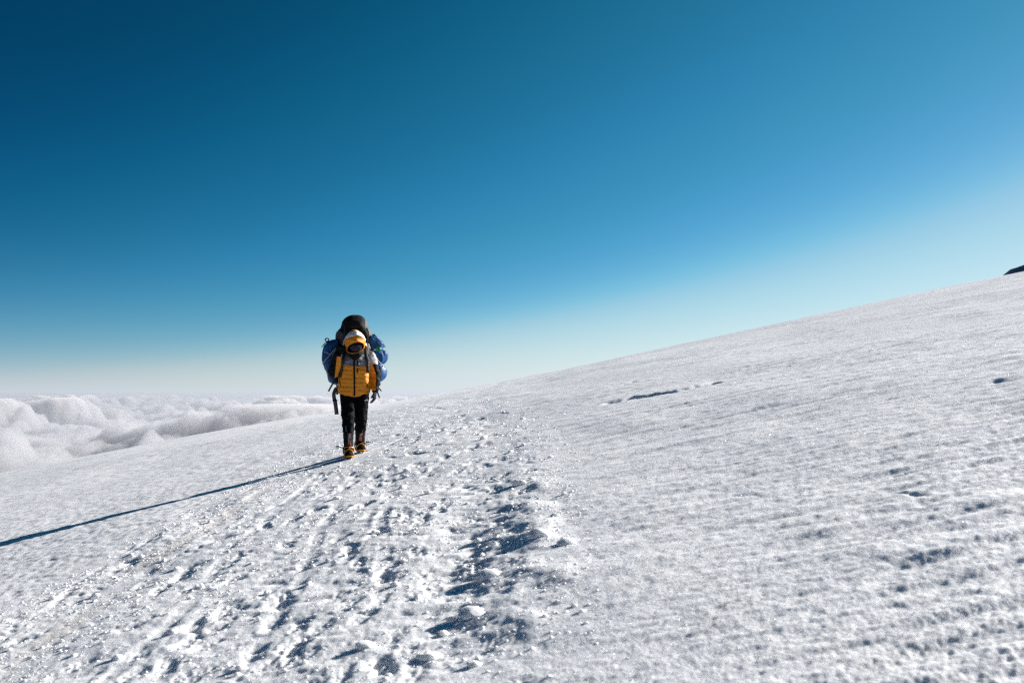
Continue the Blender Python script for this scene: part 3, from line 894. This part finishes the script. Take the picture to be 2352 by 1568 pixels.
obj('chest_emblem', ([m2(-.015, -.012), m2(.015, -.012), m2(0, .016)], [(0, 1, 2)]), M_PRINT, jacket)
obj('chest_lettering', lettering('SO', .030, on_jacket(.100, 1.316, -.05)), M_PRINT, jacket)
obj('chest_lettering', lettering('20', .026, on_jacket(.104, 1.291, -.05)), M_PRINT, jacket)

# balaclava and sunglasses in the shade of the hood
bv, bf = blob(HEAD + Vector((0, .004, 0)), (.092, .108, .122), 40, 28)
def in_face(v):
    d = Vector(v) - HEAD
    return d.dot(FD) > .02 and (d.x / .066) ** 2 + ((d.dot(FU) + .005) / .062) ** 2 < 1
bm_ = raw_mesh('balaclava', (bv, [f for f in bf if not all(in_face(bv[i]) for i in f)]))
bm = bmesh.new(); bm.from_mesh(bm_)
bmesh.ops.delete(bm, geom=[v for v in bm.verts if not v.link_faces], context='VERTS'); bm.to_mesh(bm_); bm.free()
obj('balaclava', bm_, M_BLACK, person)
gl = []
for sx in (-1, 1):
    c = HEAD + FD * .106 + FU * .010 + Vector((sx * .036, .006, 0))
    rot = FD.to_track_quat('Z', 'Y').to_matrix() @ Matrix.Diagonal((1, 1, 1))
    v, f = blob((0, 0, 0), (.033, .022, .006), 20, 10)
    gl.append(([tuple(rot @ Vector(p) + c) for p in v], f))
glasses = obj('sunglasses', merge(*gl), M_LENS, person)
obj('bridge', tube([HEAD + FD * .110 + FU * .016 + Vector((-.008, 0, 0)), HEAD + FD * .113 + FU * .018, HEAD + FD * .110 + FU * .016 + Vector((.008, 0, 0))], .004, 6), M_RUBBER, glasses)
for sx in (-1, 1):
    obj('temple', tube([HEAD + FD * .10 + FU * .012 + Vector((sx * .07, 0, 0)), HEAD + FU * .012 + FD * .02 + Vector((sx * .088, 0, 0))], .0035, 6), M_RUBBER, glasses)

# --- gloves
def glove(parts, wr, el):
    cuff = tube([mid(wr, el, -.06), mid(wr, el, .10), mid(wr, el, .26)], [.038, .050, .056], 16)
    return fuse('glove', merge(*[([tuple((Vector(p) - Vector(wr)) * 1.08 + Vector(wr)) for p in v], f) for v, f in parts], cuff), .0048, 2)
obj('glove', glove(HAND_L, WR_L, EL_L), M_BLACK, person)
obj('glove', glove(HAND_R, WR_R, EL_R), M_BLACK, person)

# --- trousers
pel = tube([(0, .05, .98), (0, .05, .90), (0, .05, .82)], [(.165, .125), (.178, .135), (.165, .125)], 24, sup=2.4)
legs = []
for h, k, a, top in ((HIP_F, KNEE_F, ANK_F, .30), (HIP_R, KNEE_R, ANK_R, .33)):
    b = mid(k, a, .43)
    legs.append(tube([(h[0], h[1], h[2] + .03), h, mid(h, k, .35), mid(h, k, .7), k, mid(k, a, .22), b], [(.095, .11), (.106, .118), (.102, .108), (.092, .096), (.084, .090), (.079, .088), (.080, .088)], 20))
tr = fuse('trousers', merge(pel, *legs), .011, 4, lambda co, no: co + no * ((wrinkle(co, 8, .006, 2) + wrinkle(co, 19, .005, 7)) * (1 + .7 * np.exp(-((co[:, 2] - .48) / .09) ** 2)))[:, None])
trousers = obj('trousers', tr, M_TROUSER, person)
TB = bvh_of(tr)
def on_tr(cx, cz, tilt=0):
    c, s = math.cos(tilt), math.sin(tilt)
    def f(u, v):
        x, z = cx + u * c - v * s, cz + u * s + v * c
        return (x, front_y(TB, x, z, -.1) - .009, z)
    return f
mt = on_tr(.160, .765, .12)
obj('logo', ([mt(-.022, -.006), mt(.022, -.004), mt(.020, .010), mt(-.008, .006)], [(0, 1, 2, 3)]), M_PALE, trousers)
ms = on_tr(-.100, .40, 0)
obj('side_zip', ([ms(-.005, -.035), ms(.005, -.035), ms(.002, .035), ms(-.008, .035)], [(0, 1, 2, 3)]), M_PRINTBLUE, trousers)

# --- boots with crampons
def boot(ank, g, sgn, tilt):
    """super-gaiter boot; g snow level, sgn the outer side; toe towards -Y"""
    ax, ay, az = ank
    s0 = g + .030
    toe_y, heel_y = ay - .235, ay + .10
    kn = KNEE_F if sgn < 0 else KNEE_R
    up = [mid(ank, kn, t) for t in (.0, .18, .40, .58, .70)]
    shaft = tube(up, [(.066, .074), (.064, .070), (.068, .074), (.072, .080), (.073, .082)], 22)
    foot = tube([(ax, heel_y, s0 + .045), (ax, heel_y - .03, s0 + .052), (ax, ay, s0 + .068), (ax + tilt * .3, ay - .08, s0 + .060), (ax + tilt * .7, ay - .16, s0 + .046), (ax + tilt, toe_y + .02, s0 + .036), (ax + tilt, toe_y, s0 + .032)],
                [(.030, .035), (.052, .050), (.056, .070), (.058, .060), (.060, .046), (.050, .034), (.028, .020)], 20, (0, 0, 1), 2.3)
    bmsh = fuse('boot', merge(shaft, foot), .008, 5, lambda co, no: co + no * wrinkle(co, 16, .0035, 4)[:, None])
    b = obj('boot', bmsh, M_BLACK, person, label='black high-altitude boot with a red front strip and yellow crampon')
    B = bvh_of(bmsh)
    # red strip with its lettering down the shin
    zt, zb = (.340, .165) if sgn < 0 else (.350, .215)
    xt, xb = (ax + .010, ax + .012) if sgn < 0 else (ax + .022, ax - .002)
    def on_boot(u, v):
        t = (zt - v) / (zt - zb); x = xt + (xb - xt) * t + u
        return (x, front_y(B, x, v, ay - .07), v)
    nz = 14; V, F = [], []
    for i in range(nz + 1):
        z = zt + (zb - zt) * i / nz
        for u in (-.026, -.013, 0, .013, .026):
            x, y, _ = on_boot(u, z); V.append((x, y - .003, z))
    for i in range(nz):
        for j in range(4): F.append((i * 5 + j, i * 5 + j + 1, i * 5 + j + 6, i * 5 + j + 5))
    obj('red_strip', (V, F), M_RED, b)
    L = (zt - zb) * (.80 if sgn < 0 else .92); zc = (zt + zb) / 2 + (.008 if sgn < 0 else 0)
    def mp(u, v):
        x, y, z = on_boot(v, zc - u); return (x, y - .0055, z)
    k = L / .165
    obj('lettering', lettering('MILLET', .052 * k, mp), M_PRINT, b)
    if sgn > 0:
        x, y, z = on_boot(.006, zt + .012); obj('blue_tab', ribbon([(x - .006, y - .006, z - .012), (x + .006, y - .006, z + .016)], .012, .004, (1, 0, .3)), M_CORD, b)
    # sole
    so = tube([(ax, heel_y + .004, s0 + .008), (ax, heel_y - .02, s0 + .006), (ax, ay - .02, s0 + .006), (ax + tilt * .6, ay - .14, s0 + .006), (ax + tilt, toe_y + .02, s0 + .008), (ax + tilt, toe_y - .004, s0 + .010)],
              [(.030, .010), (.046, .014), (.050, .014), (.060, .014), (.050, .014), (.026, .010)], 16, (0, 0, 1), 3)
    obj('sole', so, M_RUBBER, b)
    # yellow crampon: base plates, toe basket, ankle strap, yellow toe lever
    T = Vector((ax + tilt, toe_y, s0))
    plate = merge(box((ax + tilt * .8, toe_y + .075, s0 - .006), (.088, .12, .007)), box((ax, ay + .045, s0 - .006), (.072, .085, .007)), box((ax + tilt * .3, ay - .055, s0 - .006), (.030, .11, .005)))
    obj('crampon_frame', plate, M_STEEL, b)
    bask = [T + Vector((-.056, .070, .000)), T + Vector((-.060, .062, .030)), T + Vector((-.052, .052, .064)), T + Vector((-.026, .060, .092)), T + Vector((0, .066, .099)), T + Vector((.026, .060, .092)), T + Vector((.052, .052, .064)), T + Vector((.060, .062, .030)), T + Vector((.056, .070, .0))]
    obj('toe_basket', tube(dense(bask, 30), [(.0075, .011)] * 30, 10), M_YELLOW, b)
    obj('toe_bail', tube(dense([T + Vector((-.050, .05, .004)), T + Vector((-.040, -.006, .016)), T + Vector((0, -.018, .018)), T + Vector((.040, -.006, .016)), T + Vector((.050, .05, .004))], 20), [(.013, .0085)] * 20, 10, (0, 0, 1)), M_YELLOW, b)
    an = []
    for i in range(29):
        a = 2 * math.pi * i / 28
        an.append(Vector((ax + .071 * math.cos(a), ay + .004 + .080 * math.sin(a), az + .012 + .014 * math.sin(a) * -1)))
    obj('ankle_strap', tube(an, [(.0055, .010)] * 29, 8, (0, 0, 1)), M_YELLOW, b)
    obj('buckle', box((ax + tilt, ay - .083, az + .016), (.030, .016, .020)), M_YELLOW, b)
    obj('link_strap', tube(dense([(ax + tilt * .5, ay - .080, az + .010), (ax + tilt, ay - .12, az - .004), T + Vector((0, .062, .100))], 8), [(.006, .010)] * 8, 8, (0, 0, 1)), M_YELLOW, b)
    obj('side_strap', tube(dense([(ax + .068, ay + .01, az + .012), (ax + .066, ay + .035, az - .04), (ax + .050, ay + .05, s0 + .002)], 10), [(.009, .005)] * 10, 8), M_YELLOW, b)
    obj('side_strap', tube(dense([(ax - .068, ay + .01, az + .012), (ax - .066, ay + .035, az - .04), (ax - .050, ay + .05, s0 + .002)], 10), [(.009, .005)] * 10, 8), M_YELLOW, b)
    o_ = Vector((ax + sgn * .060, ay - .045, az + .012))
    obj('strap_tail', ribbon([o_, o_ + Vector((sgn * .035, -.01, .015)), o_ + Vector((sgn * .085, -.015, .030 if sgn < 0 else .012))], .014, .005, (0, 0, 1)), M_STRAP, b)
    for dx, dy in ((-.040, .03), (.040, .03), (-.042, .075), (.042, .075), (-.038, .115), (.038, .115)):
        p = T + Vector((dx, dy, -.004)); obj('crampon_point', tube([p, p + Vector((dx * .12, -.004, -.034))], [.007, .0015], 6), M_STEEL, b)
    for dx, dy in ((-.030, .02), (.030, .02), (-.030, .07), (.030, .07)):
        p = Vector((ax + dx, ay + dy, s0 - .004)); obj('crampon_point', tube([p, p + Vector((dx * .12, 0, -.034))], [.007, .0015], 6), M_STEEL, b)
    for dx in (-.022, .022):
        p = T + Vector((dx, .02, -.006)); obj('crampon_point', tube([p, p + Vector((dx * .2, -.045, -.006)), p + Vector((dx * .25, -.062, -.020))], [.007, .006, .0015], 6), M_STEEL, b)
    return b
boot(ANK_F, 0.0, -1, .006)
boot(ANK_R, ZR, 1, .014)

# ------------------------------------------------------------------ the load
def cx(px): return (px - 770) * .000772
def cz(py): return 2.024 - py * .000772

PO = (0, .33, .93)
pack = thing('backpack', PO, 'big black and grey expedition rucksack towering behind the orange hood', 'backpack')
lid_secs = [(cz(130), cx(715), cx(850), .33, .06), (cz(140), cx(680), cx(890), .33, .09), (cz(165), cx(635), cx(925), .32, .12), (cz(200), cx(590), cx(958), .32, .15), (cz(250), cx(555), cx(990), .31, .18), (cz(330), cx(535), cx(1004), .30, .19), (cz(375), cx(520), cx(1010), .30, .19)]
body_secs = [(cz(345), cx(545), cx(1015), .31, .17), (cz(390), cx(495), cx(1050), .31, .19), (cz(440), cx(455), cx(1072), .31, .20), (cz(500), cx(440), cx(1080), .31, .20), (cz(560), cx(442), cx(1066), .31, .20), (cz(640), cx(475), cx(1040), .31, .19), (cz(900), cx(490), cx(1040), .30, .17), (cz(1300), cx(500), cx(1040), .29, .15), (cz(1400), cx(540), cx(1000), .28, .12)]
fold_p = lambda a, z: .030 * float(perlin(np.float32(math.cos(a) * 2.2 + 4), np.float32(z * 9 + math.sin(a) * 2.2))) + .018 * float(perlin(np.float32(a * 5), np.float32(z * 16)))
pb = raw_mesh('pack_body', zloft(body_secs, 48, 60, 2.6, fold_p))
pbb = bvh_of(pb)
paint(pb, [M_PACK, M_PACKGREY_LITRIM], lambda c, n: 1 if (c.x < cx(560) + (1.66 - c.z) * .9 and c.z < cz(430)) or (c.x > cx(985)) else 0,
      [lambda c: c.x - cx(560) - (1.66 - c.z) * .9, lambda c: c.z - cz(430), lambda c: c.x - cx(985)])  # left is a grey panel; right strip is sunlight painted on black fabric
obj('pack_body', pb, None, pack, PO)
lb = raw_mesh('lid', zloft(lid_secs, 48, 26, 2.6, fold_p))
paint(lb, [M_PACK, M_PACKGREY_LITRIM], lambda c, n: 1 if c.x > cx(955) else 0, [lambda c: c.x - cx(955)])  # sunlit right edge of the black lid put into its colour
obj('lid', lb, None, pack, PO)
obj('lid_strap', ribbon(dense([(cx(985), .12, cz(380)), (cx(1010), .10, cz(460)), (cx(1005), .10, cz(560)), (cx(995), .11, cz(650))], 10), .024, .006, (1, 0, 0)), M_GREYSTRAP, pack, PO)
obj('lid_strap', ribbon(dense([(cx(600), .125, cz(330)), (cx(598), .105, cz(430)), (cx(590), .10, cz(560))], 10), .022, .006, (1, 0, 0)), M_STRAP, pack, PO)
seam = [(cx(545) + (cx(1000) - cx(545)) * i / 20, .315 - .205 * math.sin(math.pi * (i + .6) / 21.2) ** .45, cz(345) + .008 * math.sin(i * .5)) for i in range(21)]
obj('lid_seam', tube(seam, .007, 8), M_STRAP, pack, PO)
# shoulder straps lie on the jacket
def shoulder(pts, width, back):
    h = hug(JB, pts, .014, 26)
    return ribbon([Vector(b) for b in back] + h, width, .016, (1, 0, 0))
obj('shoulder_strap', shoulder([(-.150, 1.37), (-.156, 1.30), (-.164, 1.22), (-.176, 1.14), (-.186, 1.07)], .042, [(-.13, .13, 1.40), (-.14, .03, 1.452), (-.147, -.06, 1.43)]), M_STRAP, pack, PO)
obj('shoulder_strap', shoulder([(.152, 1.37), (.164, 1.31), (.170, 1.23), (.176, 1.13)], .046, [(.13, .13, 1.40), (.14, .03, 1.452), (.147, -.06, 1.43)]), M_STRAP, pack, PO)
obj('strap_end', ribbon(dense([(cx(955), -.19, cz(960)), (cx(958), -.195, cz(1010)), (cx(962), -.195, cz(1050))], 6), .014, .004, (1, 0, 0)), M_STRAP, pack, PO)
obj('waist_strap', ribbon(dense([(cx(490), .0, cz(1200)), (cx(450), -.03, cz(1280)), (cx(395), -.05, cz(1370)), (cx(338), -.05, cz(1478))], 12), .022, .005, (1, 0, .5)), M_STRAP, pack, PO)
obj('waist_strap', ribbon(dense([(cx(480), .06, cz(1370)), (cx(487), .04, cz(1440)), (cx(482), .03, cz(1530))], 10), .028, .02, (1, 0, 0)), M_STRAP, pack, PO)
gz = lambda py: .979 - py * .000772
hb = obj('hip_belt', ribbon(dense([(cx(470), .07, gz(60)), (cx(430), .04, gz(150)), (cx(432), .03, gz(230)), (cx(452), .03, gz(320)), (cx(468), .03, gz(420)), (cx(480), .03, gz(520))], 18), [.045 + .008 * min(1, i / 12) for i in range(18)], .010, (1, 0, .15)), M_GREYSTRAP, pack, PO)
obj('belt_buckle', box(Vector((cx(447), .027, gz(278))) - Vector(PO), (.066, .020, .022)), M_RUBBER, hb)
obj('waist_strap', ribbon(dense([(cx(1195), .06, cz(1420)), (cx(1238), .03, cz(1472))], 5), .016, .005, (1, 0, .6)), M_STRAP, pack, PO)
obj('waist_strap', ribbon(dense([(cx(1165), .08, cz(1455)), (cx(1182), .05, cz(1520)), (cx(1208), .05, cz(1590))], 8), .020, .005, (1, 0, .3)), M_GREYSTRAP, pack, PO)

# tumpline: white head strap over the hood, down to the load
tl = dense([(cx(570), .05, cz(672)), (cx(583), -.03, cz(642)), (cx(606), -.15, cz(607)), (cx(655), -.25, cz(550)), (cx(720), -.30, cz(497)), (cx(805), -.31, cz(478)), (cx(880), -.27, cz(522)), (cx(932), -.18, cz(588)), (cx(975), -.05, cz(652)), (cx(1005), .04, cz(702))], 40)
hug_t, wd, wid = [], [], []
for i, p in enumerate(tl):
    q, n_, _, dd = HB.find_nearest(p)
    if n_ is not None and i not in range(0, 4) and i not in range(36, 40):
        n_ = (q - HC).normalized(); p = q + n_ * .007
    hug_t.append(p); nrm = (p - HC).normalized()
    t = i / 39; wid.append(.026 + .058 * math.sin(math.pi * min(1, max(0, t))) ** .8)
for _ in range(3):
    hug_t = [hug_t[0]] + [(hug_t[i - 1] + hug_t[i] * 2 + hug_t[i + 1]) / 4 for i in range(1, 39)] + [hug_t[-1]]
for i in range(40):
    d = (hug_t[min(i + 1, 39)] - hug_t[max(i - 1, 0)]).normalized(); nrm = (hug_t[i] - HC).normalized()
    wd.append(d.cross(nrm))
V, F = [], []
for i in range(40):
    for k in range(7):
        p = hug_t[i] + wd[i].normalized() * (wid[i] * (k / 6 - .5)); n_ = (p - HC).normalized()
        q, nn, _, dd = HB.find_nearest(p)
        if q is not None and 3 < i < 36:
            p = HC + n_ * max((p - HC).length, (q - HC).length + .007)
        V.append(tuple(p))
for i in range(39):
    for k in range(6): F.append((i * 7 + k, i * 7 + k + 1, i * 7 + k + 8, i * 7 + k + 7))
tm = raw_mesh('head_strap', (V, F)); bm = bmesh.new(); bm.from_mesh(tm); bmesh.ops.solidify(bm, geom=bm.faces[:], thickness=.004); bm.to_mesh(tm); bm.free()
for p in tm.polygons: p.use_smooth = True
obj('head_strap', tm, M_WHITE, pack, PO, 'white head strap running over the orange hood')
obj('strap_cord', merge(tube(dense([(cx(990), .0, cz(660)), (cx(1015), .02, cz(690)), (cx(1030), .04, cz(740))], 8), .012, 8), tube(dense([(cx(960), .0, cz(650)), (cx(985), .0, cz(700)), (cx(1000), .03, cz(760))], 8), .014, 8), blob((cx(1000), .0, cz(672)), (.020, .018, .016), 10, 8), blob((cx(985), .0, cz(730)), (.022, .018, .024), 10, 8)), M_PALE, pack, PO)
obj('strap_cord', tube(dense([(cx(585), .02, cz(640)), (cx(560), .10, cz(690)), (cx(545), .16, cz(760))], 8), .010, 8), M_PALE, pack, PO)

# blue tarpaulin bags lashed to both sides
def folds(seed, pinches):
    def f(a, z):
        k = sum(math.exp(-((z - p) / .07) ** 2) for p in pinches)
        return (.05 + .06 * k) * float(perlin(np.float32(a * 3.2 + seed), np.float32(z * 3 + seed))) + .045 * float(perlin(np.float32(a * 6 + seed), np.float32(z * 11 + seed))) * (1 + k) - .03 * abs(float(perlin(np.float32(a * 4 + z * 6 + seed), np.float32(z * 8 - a * 3))))
    return f
def bag(levels, inner, yc, dep, pinches, seed):
    s = []
    for py, px in levels:
        x0, x1 = (cx(px) + .012, cx(inner)) if px < 770 else (cx(inner), cx(px) + .015)
        w = abs(x1 - x0)
        s.append((cz(py), x0, x1, yc, dep * min(1, .25 + w / .22)))
    return fuse('bag_body', zloft(s, 56, 90, 2.3, folds(seed, pinches)), .008, 2)
BO = (cx(340), .24, cz(1350))
bl = thing('duffel_bag', BO, 'dark blue bag with a steel ring and crossed white cord, hanging by the raised arm', 'bag', 'blue bags lashed to the rucksack')
lv = [(574, 380), (580, 345), (605, 320), (650, 255), (690, 222), (740, 214), (800, 204), (860, 195), (940, 195), (1010, 212), (1080, 238), (1125, 268), (1155, 288), (1185, 290), (1230, 296), (1290, 310), (1320, 330), (1350, 395), (1362, 430)]
bml = bag(lv, 500, .24, .17, [cz(590), cz(1160)], 1.0)
obj('bag_body', bml, M_BLUE, bl, BO)
BB = bvh_of(bml)
def cordpath(pts, n=16, off=.006):
    return [Vector((cx(p.x), front_y(BB, min(max(cx(p.x), -.43), -.22), cz(p.z), .06) - off, cz(p.z))) for p in dense([(x, 0, z) for x, z in pts], n)]
obj('cord', tube(cordpath([(222, 1005), (260, 960), (320, 890), (400, 790), (455, 735)]), .0048, 6), M_CORD, bl, BO)
obj('cord', tube(cordpath([(262, 795), (300, 812), (360, 835)]), .0038, 6), M_CORD, bl, BO)
obj('cord', tube([(cx(285), .12, cz(1165)), (cx(340), .075, cz(1172)), (cx(420), .06, cz(1180)), (cx(480), .07, cz(1188))], .004, 6), M_CORD, bl, BO)
ringp = [(cx(298) + .024 * math.cos(a), .23 + .01 * math.sin(a), cz(580) + .022 * math.sin(a)) for a in [2 * math.pi * i / 20 for i in range(21)]]
obj('steel_ring', tube(ringp, .0085, 8), M_STEEL, bl, BO)
obj('bag_neck', tube([(cx(300), .23, cz(600)), (cx(318), .23, cz(620)), (cx(350), .23, cz(650))], [.020, .026, .034], 10), M_BLUE, bl, BO)
obj('green_cord', ribbon(dense([(cx(310), .20, cz(612)), (cx(270), .17, cz(635)), (cx(235), .15, cz(680)), (cx(205), .14, cz(712))], 10), .018, .008, (1, 0, 1)), cloth('dark_green_webbing', (.008, .05, .025), .7), bl, BO)
BR = (cx(1180), .24, cz(1310))
br = thing('duffel_bag', BR, 'sunlit blue bag in three bulges with a green number tag, behind the hanging arm', 'bag', 'blue bags lashed to the rucksack')
lv = [(505, 1120), (530, 1150), (560, 1180), (590, 1225), (620, 1262), (670, 1274), (705, 1262), (730, 1238), (748, 1262), (775, 1318), (830, 1342), (900, 1336), (950, 1316), (985, 1280), (1008, 1236), (1022, 1250), (1045, 1286), (1100, 1322), (1150, 1327), (1200, 1320), (1250, 1292), (1290, 1245), (1312, 1205)]
bmr = bag(lv, 985, .24, .17, [cz(730), cz(1008), cz(530)], 5.0)
obj('bag_body', bmr, M_BLUE, br, BR)
BB2 = bvh_of(bmr)
obj('knot', merge(blob((cx(1105), .19, cz(500)), (.026, .024, .022), 12, 8), tube([(cx(1080), .19, cz(545)), (cx(1120), .17, cz(500)), (cx(1150), .18, cz(525))], .013, 8), tube([(cx(1120), .17, cz(520)), (cx(1160), .16, cz(560)), (cx(1180), .16, cz(590))], .012, 8), tube([(cx(1085), .17, cz(520)), (cx(1092), .16, cz(482))], .010, 8)), M_BLACK, br, BR)
obj('cord', tube(dense([(cx(1135), .06, cz(560)), (cx(1200), .045, cz(620)), (cx(1262), .08, cz(665)), (cx(1308), .10, cz(706))], 14), .0055, 6), M_STRAP, br, BR)
obj('cord', tube(dense([(cx(1150), .05, cz(900)), (cx(1200), .05, cz(965)), (cx(1245), .08, cz(1004)), (cx(1275), .16, cz(1030))], 14), .0042, 6), M_CORD, br, BR)
obj('cord', tube(dense([(cx(1195), .07, cz(1098)), (cx(1245), .06, cz(1085)), (cx(1278), .12, cz(1045))], 10), .0050, 6), M_CORD, br, BR)
tq = Matrix.Rotation(R_(18), 3, 'Y')
tagc = Vector((cx(1186), .02, cz(748)))
tg = obj('number_tag', box(tagc - Vector(BR), (.058, .006, .062), tq), M_GREEN, br)
obj('numeral', lettering('1', .062, lambda u, v: (tagc - Vector(BR)) + tq @ Vector((u, -.0045, v))), M_RUBBER, tg)
obj('tag_cord', tube([(cx(1108), .055, cz(764)), (cx(1130), .05, cz(752)), (cx(1152), .048, cz(745))], .006, 6), M_WHITE, br, BR)

# ------------------------------------------------------------------ loose snow on the trail
def ico(sub):
    bm = bmesh.new(); bmesh.ops.create_icosphere(bm, subdivisions=sub, radius=1.0)
    bm.verts.ensure_lookup_table()
    V = np.array([v.co[:] for v in bm.verts], np.float32); F = np.array([[v.index for v in f.verts] for f in bm.faces], np.int32); bm.free()
    return V, F

# countless crumbs: one object
iv, if_ = ico(1)
rs = np.random.RandomState(5)
cv, cf, base_i = [], [], 0
N = 17000
ys = np.where(rs.rand(N) < .75, 3.9 * (22 / 3.9) ** rs.rand(N), rs.uniform(3.9, 16, N))
for y in ys:
    a, b = float(at_y(TRAIL_L, y)), float(at_y(TRAIL_R, y)); w = b - a
    u = rs.rand() if rs.rand() < .6 else rs.beta(1.4, 5.0) if rs.rand() < .65 else rs.beta(3.5, 1.3)
    x = a - .25 + (w + .5) * u
    if abs(math.atan2(x, y)) > .60: continue
    if float(perlin(np.float32(x / .5 + 3), np.float32(y / .8))) < -.12 and rs.rand() < .8: continue
    if (x - HIKER[0]) ** 2 + (y - HIKER[1]) ** 2 < .12: continue
    r = min(.024, .0055 * math.exp(rs.randn() * .5)) * .9 * (1 + .10 * max(0, (y - 6) / 10))
    z = ground_z(x, y)
    s = np.array([rs.uniform(.8, 1.5), rs.uniform(.8, 1.3), rs.uniform(.55, .95)]) * r
    an = rs.rand() * 6.28; c_, s_ = math.cos(an), math.sin(an)
    v = iv * (1 + .28 * rs.randn(len(iv), 1)) * s
    v = np.stack([v[:, 0] * c_ - v[:, 1] * s_ + x, v[:, 0] * s_ + v[:, 1] * c_ + y, v[:, 2] + z + r * .02], 1)
    cv.append(v); cf.append(if_ + base_i); base_i += len(iv)
me = mesh_from_arrays('snow_crumbs', np.concatenate(cv), None, np.concatenate(cf))
me.materials.append(SNOW_LUMP)
tag(link(bpy.data.objects.new('snow_crumbs', me)), 'loose crumbs of snow kicked up all along the trodden trail', kind='stuff')

# larger clods, each its own thing
lv_, lf_ = ico(3)
clod_meshes = []
for k in range(7):
    v = lv_.copy(); n_ = v / np.linalg.norm(v, axis=1, keepdims=True)
    d = np.zeros(len(v), np.float32)
    for f, am in ((1.3, .35), (2.7, .22), (5.5, .13), (11, .07)):
        d += (perlin(v[:, 0] * f + k * 7.7 + v[:, 2] * f * .6, v[:, 1] * f + k * 3.1 - v[:, 2] * f * .8)) * am
    v = v * (1 + d)[:, None] * np.array([1.25, .9, .62])
    m_e = mesh_from_arrays('snow_clod', v, None, lf_); m_e.materials.append(SNOW_LUMP); clod_meshes.append(m_e)
def clod(x, y, r, label, group=None, sink=.25, k=None, rz=None, flat=1.0):
    o = bpy.data.objects.new('snow_clod', clod_meshes[rnd.randrange(7) if k is None else k]); COL.objects.link(o)
    o.location = (x, y, ground_z(x, y) + r * (.35 - sink) * flat); o.scale = (r, r, r * flat)
    o.rotation_euler = (rnd.uniform(-.2, .2), rnd.uniform(-.2, .2), rnd.uniform(0, 6.28) if rz is None else rz)
    tag(o, label, 'snow clod', group)
for px_, py_, r, lab in ((1122, 1312, .075, 'large rounded snow clod on the bank right of the trench, its left side in shade'),
                         (1242, 1230, .075, 'domed snow clod standing alone on the smooth snow right of the trail'),
                         (842, 1470, .05, 'long flat snow clod left of the trench, beside a deep boot print'),
                         (1085, 1395, .065, 'knobbly snow clod in the shaded trench below the large rounded clod'),
                         (985, 1490, .045, 'flat snow clod at the near end of the trench'),
                         (1195, 1110, .060, 'snow clod on the right edge of the trail level with the walker'),
                         (1300, 1242, .050, 'small snow clod to the right of the domed one')):
    x, y = spot(px_, py_); clod(x, y, r, lab, 'large snow clods by the trench', .30, rz=rnd.gauss(0, .25), flat=.8)
for k in range(70):
    y = 4.1 * (17 / 4.1) ** rnd.random(); a, b = float(at_y(TRAIL_L, y)), float(at_y(TRAIL_R, y))
    u = rnd.random() if rnd.random() < .5 else rnd.betavariate(4, 1.2); x = a + (b - a) * u
    if (x - HIKER[0]) ** 2 + (y - HIKER[1]) ** 2 < .3 or abs(math.atan2(x, y)) > .52: continue
    clod(x, y, rnd.uniform(.014, .030) * (1 + .04 * max(0, y - 6)), 'small loose clod of snow lying on the trodden trail', 'loose snow clods on the trail', .15)

# ice crystals glinting on the wind-packed side
gv, gf = [], []
for k in range(6000):
    y = 3.9 * (15 / 3.9) ** rs.rand(); x = y * rs.uniform(.0, .56)
    if x < float(at_y(TRAIL_R, y)) - .2: continue
    r = rs.uniform(.0016, .0034) * (y / 5) ** .7; c = np.array([x, y, ground_z(x, y) + .002])
    n_ = rs.randn(3); n_ /= np.linalg.norm(n_); n_[2] = abs(n_[2])
    a_ = np.cross(n_, [0, 1, .3]); a_ /= np.linalg.norm(a_); b_ = np.cross(n_, a_)
    k0 = len(gv)
    for i in range(6):
        t_ = i * math.pi / 3; gv.append(c + (a_ * math.cos(t_) + b_ * math.sin(t_)) * r)
    gv.append(c + n_ * r * .25); gv.append(c - n_ * r * .25)
    for i in range(6):
        gf.append((k0 + i, k0 + (i + 1) % 6, k0 + 6)); gf.append((k0 + (i + 1) % 6, k0 + i, k0 + 7))
me = mesh_from_arrays('ice_crystals', np.array(gv), None, np.array(gf), smooth=False)
m_, n__, o_ = new_mat('ice'); p_ = n__.nodes.new('ShaderNodeBsdfPrincipled')
p_.inputs['Base Color'].default_value = (.85, .87, .9, 1); p_.inputs['Roughness'].default_value = .16; p_.inputs['Specular IOR Level'].default_value = .8
n__.links.new(p_.outputs[0], o_.inputs['Surface']); me.materials.append(m_)
tag(link(bpy.data.objects.new('ice_crystals', me)), 'tiny glinting ice crystals on the smooth snow to the right', kind='stuff')
